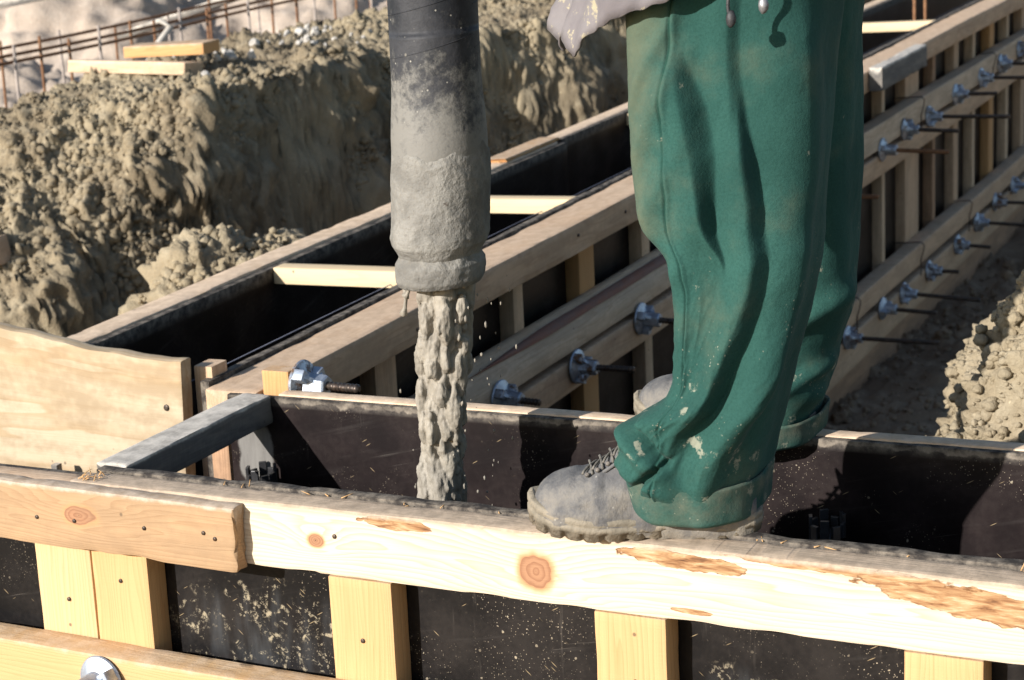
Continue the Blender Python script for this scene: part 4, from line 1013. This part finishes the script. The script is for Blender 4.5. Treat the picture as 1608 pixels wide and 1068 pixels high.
# seat joining both legs
zs3 = np.linspace(.74, 1.02, 30); th =  np.arange(NS) * 2 * math.pi / NS
Ph = []
for z in zs3:
    t = (z - .74) / .28; rx = .175 - .02 * t; ry = .235 - .04 * t
    Ph.append(np.stack([.27 + .05 * math.sin(t * 2) + rx * np.cos(th), .235 + ry * np.sin(th), np.full(NS, z)], 1))
Ph = np.array(Ph)
prt = []; ex_ = {'seam': [], 'cuffdirt': []}
for G, sm in ((Pn, seam), (Pf, np.zeros(Pf.shape[:2])), (Ph, np.zeros(Ph.shape[:2]))):
    prt.append((G.reshape(-1, 3), grid_faces(G.shape[0], G.shape[1]))); ex_['seam'].append(sm.ravel()); ex_['cuffdirt'].append(np.zeros(sm.size))
V, F = join(prt)
mesh('trousers', V, F, M['green'], pp, extra={k: np.concatenate(v) for k, v in ex_.items()})

def cuff(G, ztop, zbot, tilt, grow, seed, flap=None):
    """turned-up band round the trouser bottom, closed inner and outer wall"""
    th = np.arange(NS) * 2 * math.pi / NS; base = G[2:8].mean(0); _k = np.hanning(41); _k /= _k.sum(); base = sum(np.roll(base, j - 20, 0) * _k[j] for j in range(41)); cen = base.mean(0)
    rows = []; prof = [(zbot, -.004), (zbot - .002, .002), (zbot + .002, .006), (zbot + (ztop - zbot) * .35, .008), (zbot + (ztop - zbot) * .7, .010), (ztop - .003, .0115), (ztop, .0095), (ztop - .002, .006), (ztop - .015, .003)]
    pz = np.interp(np.linspace(0, len(prof) - 1, 40), range(len(prof)), [p[0] for p in prof]); po = np.interp(np.linspace(0, len(prof) - 1, 40), range(len(prof)), [p[1] for p in prof])
    d = base - cen; d[:, 2] = 0; dn = d / np.linalg.norm(d, axis=1)[:, None]
    for z, o_ in zip(pz, po):
        p = cen + d + dn * (o_ + grow); sc = (p[:, 0] - cen[0]) / .09
        p[:, 2] = z - tilt * sc + .0012 * pn(np.stack([np.cos(th) * 2.2, np.sin(th) * 2.2, np.full(NS, seed + 0.)], 1))
        w_ = .0018 * pn(np.stack([np.cos(th) * 3, np.sin(th) * 3, np.full(NS, z * 30 + seed)], 1)); p += dn * w_[:, None]
        if flap is not None: p = flap(p, dn, (z - zbot) / (ztop - zbot))
        rows.append(p)
    R = np.array(rows); tt = (np.array(pz) - zbot) / (ztop - zbot)
    cd = np.repeat(np.clip(.25 + tt * .9, 0, 1)[:, None], NS, 1).ravel()
    return mesh('trouser_cuff', R.reshape(-1, 3), [f[::-1] for f in grid_faces(40, NS)][::1], M['green'], pp, extra={'seam': np.zeros(R.shape[0] * NS), 'cuffdirt': cd})
def nflap(p, dn, t):
    k = sst(-.35, -1., dn[:, 0]) * sst(.9, -.1, dn[:, 1])
    p = p.copy(); p[:, 0] -= k * (.006 + .022 * max(t, 0)); p[:, 2] += k * (.032 * max(t, 0) + .016)
    return p
cuff(Pn, .080, .030, .006, .0015, 3, nflap)
cuff(Pf, .034, -.002, .0, .003, 9)

# --- boots
def leather(name, c0, c1, dust):
    s = NB(name); g = s.attr('gc', True); l, uu, v = s.xyz(g)
    n1 = s.noise(g, 26, 6, .68); n2 = s.noise(g, 180, 3, .6); n3 = s.noise(g, 9, 4)
    col = s.mix(s.ss(n1, .36, .64), c0, c1)
    dz = s.ss(s.math('ADD', s.math('ADD', s.math('MULTIPLY', v, -5.5), n1), s.math('MULTIPLY', n3, .5)), .35, .95)
    col = s.mix(s.math('MULTIPLY', dz, dust), col, (.25, .215, .165))
    cr = s.ss(s.noise(s.vm('MULTIPLY', g, (2.2, 1, 1)), 34, 4, .65), .63, .72)
    col = s.mix(s.math('MULTIPLY', cr, .4), col, (.07, .065, .065))
    sp = s.math('MULTIPLY', s.ss(s.vor(g, 120), .2, .1), s.ss(s.xyz(s.vor(g, 120, out='Color'))[0], .9, .92))
    col = s.mix(s.math('MULTIPLY', sp, .6), col, (.36, .34, .30))
    h = s.math('ADD', n1, s.math('MULTIPLY', n2, .4))
    return s.done(col, .72, s.bump(h, .7, .004), spec=.3)
M['leather'] = leather('dusty_grey_leather', (.085, .085, .089), (.150, .147, .143), .85)
M['sole'] = leather('dusty_rubber_sole', (.17, .15, .115), (.26, .225, .17), .8)
M['lace'] = simple('dusty_laces', (.10, .092, .08), (.20, .185, .16), 200, .9, 0, .6)
M['eyelet'] = simple('dull_eyelet', (.10, .09, .08), (.16, .14, .12), 60, .6, .4)
def boot(heel, toe, parent, kind):
    """heel, toe: form points under the sole. kind adds laces etc."""
    heel, toe = np.array(heel, float), np.array(toe, float)
    L = np.linalg.norm(toe - heel); dx = (toe - heel) / L; dyv = np.cross([0, 0, 1.], dx); dyv /= np.linalg.norm(dyv); dz = np.cross(dx, dyv)
    B_ = np.stack([dx, dyv, dz], 1); S = 1.08 * L / .33; SZ = np.array([S, S, 1.04 * max(S, .86)])
    tr = lambda q: heel + (np.asarray(q) * SZ) @ B_.T
    def halfw(x):                                          # plan outline of the sole
        return np.interp(x, [0, .008, .025, .06, .11, .16, .21, .25, .285, .31, .322, .33], [.010, .024, .034, .0385, .037, .041, .049, .052, .048, .036, .024, .006])
    def cy(x): return np.interp(x, [0, .12, .24, .33], [0, .002, .004, -.004])
    # upper: sections along the foot
    xs = np.concatenate([np.linspace(.004, .03, 8), np.linspace(.036, .28, 46), np.linspace(.285, .326, 16)])
    topz = np.interp(xs, [0, .02, .06, .10, .15, .18, .205, .225, .25, .28, .30, .315, .326], [.12, .15, .155, .155, .148, .127, .108, .094, .084, .079, .073, .062, .040])
    topz = smoothrows(topz, 7)
    ank = sst(.16, .10, xs)
    hwl = halfw(xs) + .0005
    a = np.linspace(-.18 * math.pi, 1.18 * math.pi, 56); rows = []
    for x, tz, hw, ak in zip(xs, topz, hwl, ank):
        ca, sa = np.cos(a), np.sin(a); zb = .026
        prow = .62 if x < .15 else np.interp(x, [.15, .26, .32], [.66, .72, .66])
        yy = cy(x) + hw * np.sign(ca) * np.abs(ca) ** prow * (1 - .34 * np.clip(sa, 0, 1) ** 2 * (tz > .1)) * (1 - .22 * ak * np.clip(sa * 2, 0, 1)); zz = zb + (tz - zb) * np.sign(sa) * np.abs(sa) ** (.9 if tz < .1 else .8) * np.where(sa < 0, .3, 1)
        rows.append(np.stack([x + .030 * sst(.05, .13, zz) * sst(.10, .0, np.full(len(a), x)), yy, zz], 1))
    R = np.array(rows); q = R.reshape(-1, 3)
    dd = .0022 * fbm(q * 28, 3) + .0010 * fbm(q * np.array([110, 30, 60]), 2) * sst(.25, .12, q[:, 0])
    dd -= .0022 * np.clip(np.sin(q[:, 0] * 520 + 3.0 * pn(q * 30)), 0, 1) ** 3 * sst(.190, .205, q[:, 0]) * sst(.262, .245, q[:, 0]) * sst(.045, .065, q[:, 2])
    dd -= .0025 * np.exp(-((q[:, 2] - .046 - .05 * np.clip(q[:, 0] - .25, 0, 1)) / .0014) ** 2)
    dd += .0020 * sst(.046, .040, q[:, 2])
    dd -= .0022 * np.exp(-((q[:, 0] - .215 - .9 * (np.abs(q[:, 1]) - .02)) / .0014) ** 2) * (np.abs(q[:, 1]) > .018) * (q[:, 2] > .05)
    dd += .0016 * sst(.252, .258, q[:, 0] - .25 * np.abs(q[:, 1])) * (q[:, 2] > .035)
    # toe cap edge ridge, quarter seam groove
    dd += .0022 * sst(.004, -.004, np.abs(q[:, 0] - .285 + .25 * np.clip(.075 - q[:, 2], 0, .05)) - .004) * 0
    dd -= .003 * np.exp(-((q[:, 0] - .168 + .35 * (q[:, 2] - .05)) / .0016) ** 2) * (q[:, 2] < .10)
    dd += .0028 * sst(.168, .150, q[:, 0] + .35 * (q[:, 2] - .05))
    R2 = R.copy().reshape(-1, 3); c0 = np.stack([q[:, 0], cy(q[:, 0]), np.full(len(q), .05)], 1); n_ = q - c0; n_[:, 0] *= .2; n_ /= np.linalg.norm(n_, axis=1)[:, None] + 1e-9
    R2 = R2 + n_ * dd[:, None]
    F = grid_faces(len(xs), len(a), wrap=False); m = len(R2)
    F.append(list(range((len(xs) - 1) * len(a), len(xs) * len(a)))); F.append(list(range(len(a)))[::-1])
    gcb = R2 + np.array([0, 0, 0])
    up = mesh('boot', tr(R2), F, M['leather'], parent, gc=gcb)
    # sole with treads
    nx = 150; x = .5 - .5 * np.cos(np.linspace(0, math.pi, nx)); x = .33 * x; hw = halfw(x)
    out = np.concatenate([np.stack([x, cy(x) - hw], 1), np.stack([x, cy(x) + hw], 1)[::-1]])
    n = len(out); arc = np.concatenate([[0], np.cumsum(np.linalg.norm(np.diff(out, axis=0), axis=1))])
    tread = (np.sin(arc / .029 * 2 * math.pi + .8) > -.75).astype(float); tread = smoothrows(tread, 3)
    spring = np.interp(out[:, 0], [0, .02, .12, .22, .30, .33], [.002, 0, .0, .0, .006, .013]); arch = .008 * np.exp(-((out[:, 0] - .115) / .018) ** 2)
    ctr = np.array([.165, 0.]); nrm = np.stack([-np.gradient(out[:, 1]), np.gradient(out[:, 0])], 1); nrm /= np.linalg.norm(nrm, axis=1)[:, None] + 1e-9
    if ((out - ctr) * nrm).sum() < 0: nrm = -nrm
    toeup = np.interp(out[:, 0], [.22, .28, .31, .33], [0, .006, .014, .020])
    rows = []
    for zf, of in ((0, -.004), (0, .001), (.35, .0025), (.36, .0035), (.60, .0035), (.66, .0015), (.72, .0032), (.95, .0028), (1.0, .0008), (1.0, -.004)):
        zb = spring + arch + (1 - tread) * .0036 * (zf < .36); ofs = of - (1 - tread) * .003 * (zf < .36)
        zt = .030 + toeup * 1.2
        p = np.stack([out[:, 0] + nrm[:, 0] * ofs, out[:, 1] + nrm[:, 1] * ofs, zb + (zt - zb) * zf], 1)
        p += .0010 * np.stack([pn(p * 60), pn(p * 60 + 9), pn(p * 60 + 20)], 1)
        rows.append(p)
    R = np.array(rows); V = R.reshape(-1, 3); F = grid_faces(len(rows), n)
    F.append(list(range(n))[::-1]); F.append(list(range((len(rows) - 1) * n, len(rows) * n)))
    so_ = mesh('sole', tr(V), F, M['sole'], up, gc=V); so_.parent = up; so_.location = (0, 0, 0)
    so_['label'] = 'dusty lugged rubber sole'
    if kind:
        # tongue piping and lacing over the instep
        k = np.linspace(0, 1, 24); edge = []
        for sgn in (-1, 1):
            xe = .248 - .085 * k; ze = np.interp(xe, xs, topz) - .012 + .004 * k; ye = cy(xe) + sgn * (.030 * np.sin(np.clip(k * 2.2 + .15, 0, math.pi / 2)))
            pth = np.stack([xe, ye, ze - .25 * np.abs(ye) + .006], 1); V, F = tube(tr(pth), .0026, 7); mesh('eyestay', V, F, M['leather'], up)
        for i in range(6):
            xe = .238 - .015 * i; zt = float(np.interp(xe, xs, topz)) + .0025
            for sgn in (-1, 1):
                t = np.linspace(-1, 1, 14); hw_ = float(halfw(xe)) - .002; yl = .027 * t; pth = np.stack([xe + sgn * .007 * t, cy(xe) + yl, .026 + (zt - .026) * (1 - np.clip(np.abs(yl) / hw_, 0, .98) ** 3.0) ** .30 * 1.0 - .0002], 1)
                V, F = tube(tr(pth), .0019, 6); mesh('lace', V, F, M['lace'], up)
            pe = np.array([xe, float(cy(xe)) - .029 * (1 if dyv[1] > 0 else -1), float(.026 + (zt - .026) * (1 - (.029 / (float(halfw(xe)) - .002)) ** 3) ** .3)]); V, F = tube(tr(np.array([pe - [0, .001, 0], pe + [0, .001, 0], pe + [0, .0015, .0005]])), [.0032, .0032, .0015], 10); mesh('eyelet', V, F, M['eyelet'], up)
    return up
boot((.265, .084, .001), (-.004, .012, .001), pp, 1)
boot((.212, .452, .002), (-.040, .430, .002), pp, 1)

# --- jacket, leaning over the hose
s = NB('grey_rain_jacket'); g = s.attr('gc', True)
n1 = s.noise(g, 11, 4, .6); n2 = s.noise(g, 90, 4, .65)
col = s.mix(s.ss(n1, .3, .7), (.15, .135, .14), (.21, .195, .195))
col = s.mix(s.ss(s.math('ADD', s.noise(g, 45, 5, .7), s.math('MULTIPLY', n1, .3)), .72, .80), col, (.36, .32, .22))
M['jacket'] = s.done(col, .8, s.bump(s.math('ADD', n1, s.math('MULTIPLY', n2, .4)), .5, .004), spec=.25)
nz = 60; th = np.arange(NS) * 2 * math.pi / NS; rows = []
hem_lo = np.interp(np.degrees(th) % 360, [0, 60, 120, 160, 180, 200, 213, 222, 229, 236, 250, 268, 300, 360], [.90, .86, .76, .67, .655, .63, .605, .632, .603, .628, .652, .672, .80, .90])
hem_lo = hem_lo + .004 * pn(np.stack([np.cos(th) * 14, np.sin(th) * 14, th * 0], 1))
for i in range(nz):
    t = i / (nz - 1); zt = 1.36
    z = hem_lo + (zt - hem_lo) * t
    cx_ = .215 - .30 * np.clip((z - .75) / .6, 0, 1.2); cyy = .235
    rx = np.interp(t, [0, .15, .5, .85, 1], [.256, .215, .175, .14, .07]); ry = np.interp(t, [0, .15, .5, .85, 1], [.275, .255, .235, .20, .075])
    p = np.stack([cx_ + rx * np.cos(th), cyy + ry * np.sin(th), z], 1)
    q = p * np.array([9, 9, 6]); dd = .020 * fbm(q + 40, 3) + .004 * fbm(p * 28, 3)
    p[:, :2] += np.stack([np.cos(th), np.sin(th)], 1) * dd[:, None]
    rows.append(p)
R = np.array(rows); V = R.reshape(-1, 3); Rin = R.copy(); Rin[..., :2] = R[..., :2] * .985 + np.array([.2, .235]) * .015
n = len(V); F = grid_faces(nz, NS); F2 = [[i + n for i in q[::-1]] for q in F]; rim = [[j, j + n, (j + 1) % NS + n, (j + 1) % NS] for j in range(NS)]
jk = mesh('jacket', np.concatenate([V, Rin.reshape(-1, 3)]), F + F2 + rim, M['jacket'], pp)
def arm(pts, rad):
    pts = np.array(pts); t = np.linspace(0, len(pts) - 1, 40); P = np.stack([np.interp(t, range(len(pts)), pts[:, i]) for i in range(3)], 1)
    for i in range(3): P[:, i] = smoothrows(P[:, i], 9)
    V, F = tube(P, np.interp(t, range(len(rad)), rad), 40); V = V + .006 * np.stack([fbm(V * 20, 2), fbm(V * 20 + 7, 2), fbm(V * 20 + 13, 2)], 1); return V, F
for pts in ([(-.02, .05, 1.28), (.0, .02, 1.05), (-.16, .12, .99)], [(-.02, .42, 1.28), (.0, .50, 1.08), (-.16, .40, 1.12)]):
    V, F = arm(pts, [.075, .062, .048]); mesh('jacket_sleeve', V, F, M['jacket'], jk).location = (0, 0, 0)
# drawstrings hanging from the jacket hem
M['cord'] = simple('black_cord', (.02, .02, .022), (.05, .05, .052), 90, .6)
M['toggle'] = simple('steel_toggle', (.16, .16, .165), (.34, .34, .35), 90, .5, .6)
def cord(top, bot, tog):
    top, bot = np.array(top), np.array(bot); t = np.linspace(0, 1, 14)[:, None]
    V, F = tube(top + (bot - top) * t + np.array([.003, 0, 0]) * np.sin(t * 6), .0022, 8); mesh('drawstring', V, F, M['cord'], jk).location = (0, 0, 0)
    v, f = ICO2; v = v * np.array([.006, .006, .010]); v = v * (1 + .2 * pn(v * 200)[:, None]); mesh('cord_toggle', v + bot, f, M['toggle' if tog else 'cord'], jk).location = (0, 0, 0)
def at_y(px, py, y):
    d = np.r_[np.array([px, py], float) - _c, FPX] / FPX; q0 = np.linalg.solve(MF, -OC); dq = np.linalg.solve(MF, d)
    return q0 + dq * (y - q0[1]) / dq[1]
cord(at_y(1143, -60, -.03), at_y(1148, 30, -.03), 0)
cord(at_y(1200, -60, -.035), at_y(1199, 8, -.035), 1)
cord(at_y(1178, -80, -.075), at_y(1182, -28, -.075), 1)

# --- body: one skinned surface under the clothes
bmv = bmesh.new()
J = {'pelvis': (.30, .235, .90), 'waist': (.22, .235, 1.06), 'chest': (.06, .235, 1.25), 'neck': (-.04, .235, 1.40), 'head0': (-.10, .235, 1.47), 'head': (-.15, .235, 1.555), 'crown': (-.17, .235, 1.62),
     'hipL': (.28, .15, .86), 'kneeL': (.235, .105, .48), 'ankL': (.205, .085, .11), 'hipR': (.28, .32, .86), 'kneeR': (.17, .40, .48), 'ankR': (.16, .44, .11),
     'shL': (.0, .07, 1.30), 'elL': (.0, .02, 1.05), 'wrL': (-.17, .13, .98), 'paL': (-.205, .165, .97), 'shR': (.0, .40, 1.30), 'elR': (.0, .50, 1.08), 'wrR': (-.17, .39, 1.12), 'paR': (-.21, .345, 1.12)}
RAD = {'pelvis': .13, 'waist': .115, 'chest': .135, 'neck': .055, 'head0': .06, 'head': .085, 'crown': .06, 'hipL': .085, 'kneeL': .045, 'ankL': .030, 'hipR': .085, 'kneeR': .045, 'ankR': .028, 'shL': .06, 'elL': .042, 'wrL': .028, 'paL': .03, 'shR': .06, 'elR': .042, 'wrR': .028, 'paR': .03}
E_ = [('pelvis', 'waist'), ('waist', 'chest'), ('chest', 'neck'), ('neck', 'head0'), ('head0', 'head'), ('head', 'crown'), ('pelvis', 'hipL'), ('hipL', 'kneeL'), ('kneeL', 'ankL'), ('pelvis', 'hipR'), ('hipR', 'kneeR'), ('kneeR', 'ankR'), ('chest', 'shL'), ('shL', 'elL'), ('elL', 'wrL'), ('wrL', 'paL'), ('chest', 'shR'), ('shR', 'elR'), ('elR', 'wrR'), ('wrR', 'paR')]
for side, sg in (('L', 1), ('R', -1)):
    pa = np.array(J['pa' + side])
    for k in range(5):
        ang = (k - 1.5) * .010
        if k < 4:
            a1 = pa + np.array([-.012, .030 * sg, ang * 2]); a2 = pa + np.array([-.045, .045 * sg, ang * 2.2]); a3 = pa + np.array([-.078, .040 * sg, ang * 2.2 - .003])
        else:
            a1 = pa + np.array([-.005, .012 * sg, .032]); a2 = pa + np.array([-.02, -.012 * sg, .048]); a3 = pa + np.array([-.045, -.028 * sg, .045])
        for i, aa in enumerate((a1, a2, a3)): J[f'{side}{k}{i}'] = tuple(aa); RAD[f'{side}{k}{i}'] = (.011, .0095, .008)[i]
        E_ += [('pa' + side, f'{side}{k}0'), (f'{side}{k}0', f'{side}{k}1'), (f'{side}{k}1', f'{side}{k}2')]
names = list(J); me = bpy.data.meshes.new('body')
rootw = np.array(pp.location)
me.from_pydata((W(np.array([J[n] for n in names])) - rootw).tolist(), [(names.index(a), names.index(b_)) for a, b_ in E_], [])
bo = bpy.data.objects.new('body', me); COL.objects.link(bo); bo.parent = pp
sk = bo.modifiers.new('skin', 'SKIN'); sk.use_smooth_shade = True
for i, n in enumerate(names):
    v = me.skin_vertices[0].data[i]; v.radius = (RAD[n], RAD[n]); v.use_root = (n == 'pelvis')
bo.modifiers.new('sub', 'SUBSURF').levels = 1; me.materials.append(M['skin'])
# hair/cap and face
v, f = ICO3; hc = np.array([-.155, .235, 1.585])
k = v[:, 2] > -.15
hv = v * np.array([.105, .098, .105]); mesh('knit_cap', hv[:] * np.where(v[:, 2:3] > -.2, 1, .86) + hc + np.array([.012, 0, .02]), f, M['hair'], pp)
for sy_ in (-.032, .032):
    v, f = ICO2; mesh('eye', v * .011 + np.array([-.236, .235 + sy_, 1.555]), f, M['toggle'], pp)
V, F = tube(np.array([(-.232, .235, 1.565), (-.252, .235, 1.54), (-.262, .235, 1.522), (-.240, .235, 1.512)]), [.008, .011, .015, .010], 10); mesh('nose', V, F, M['skin'], pp)
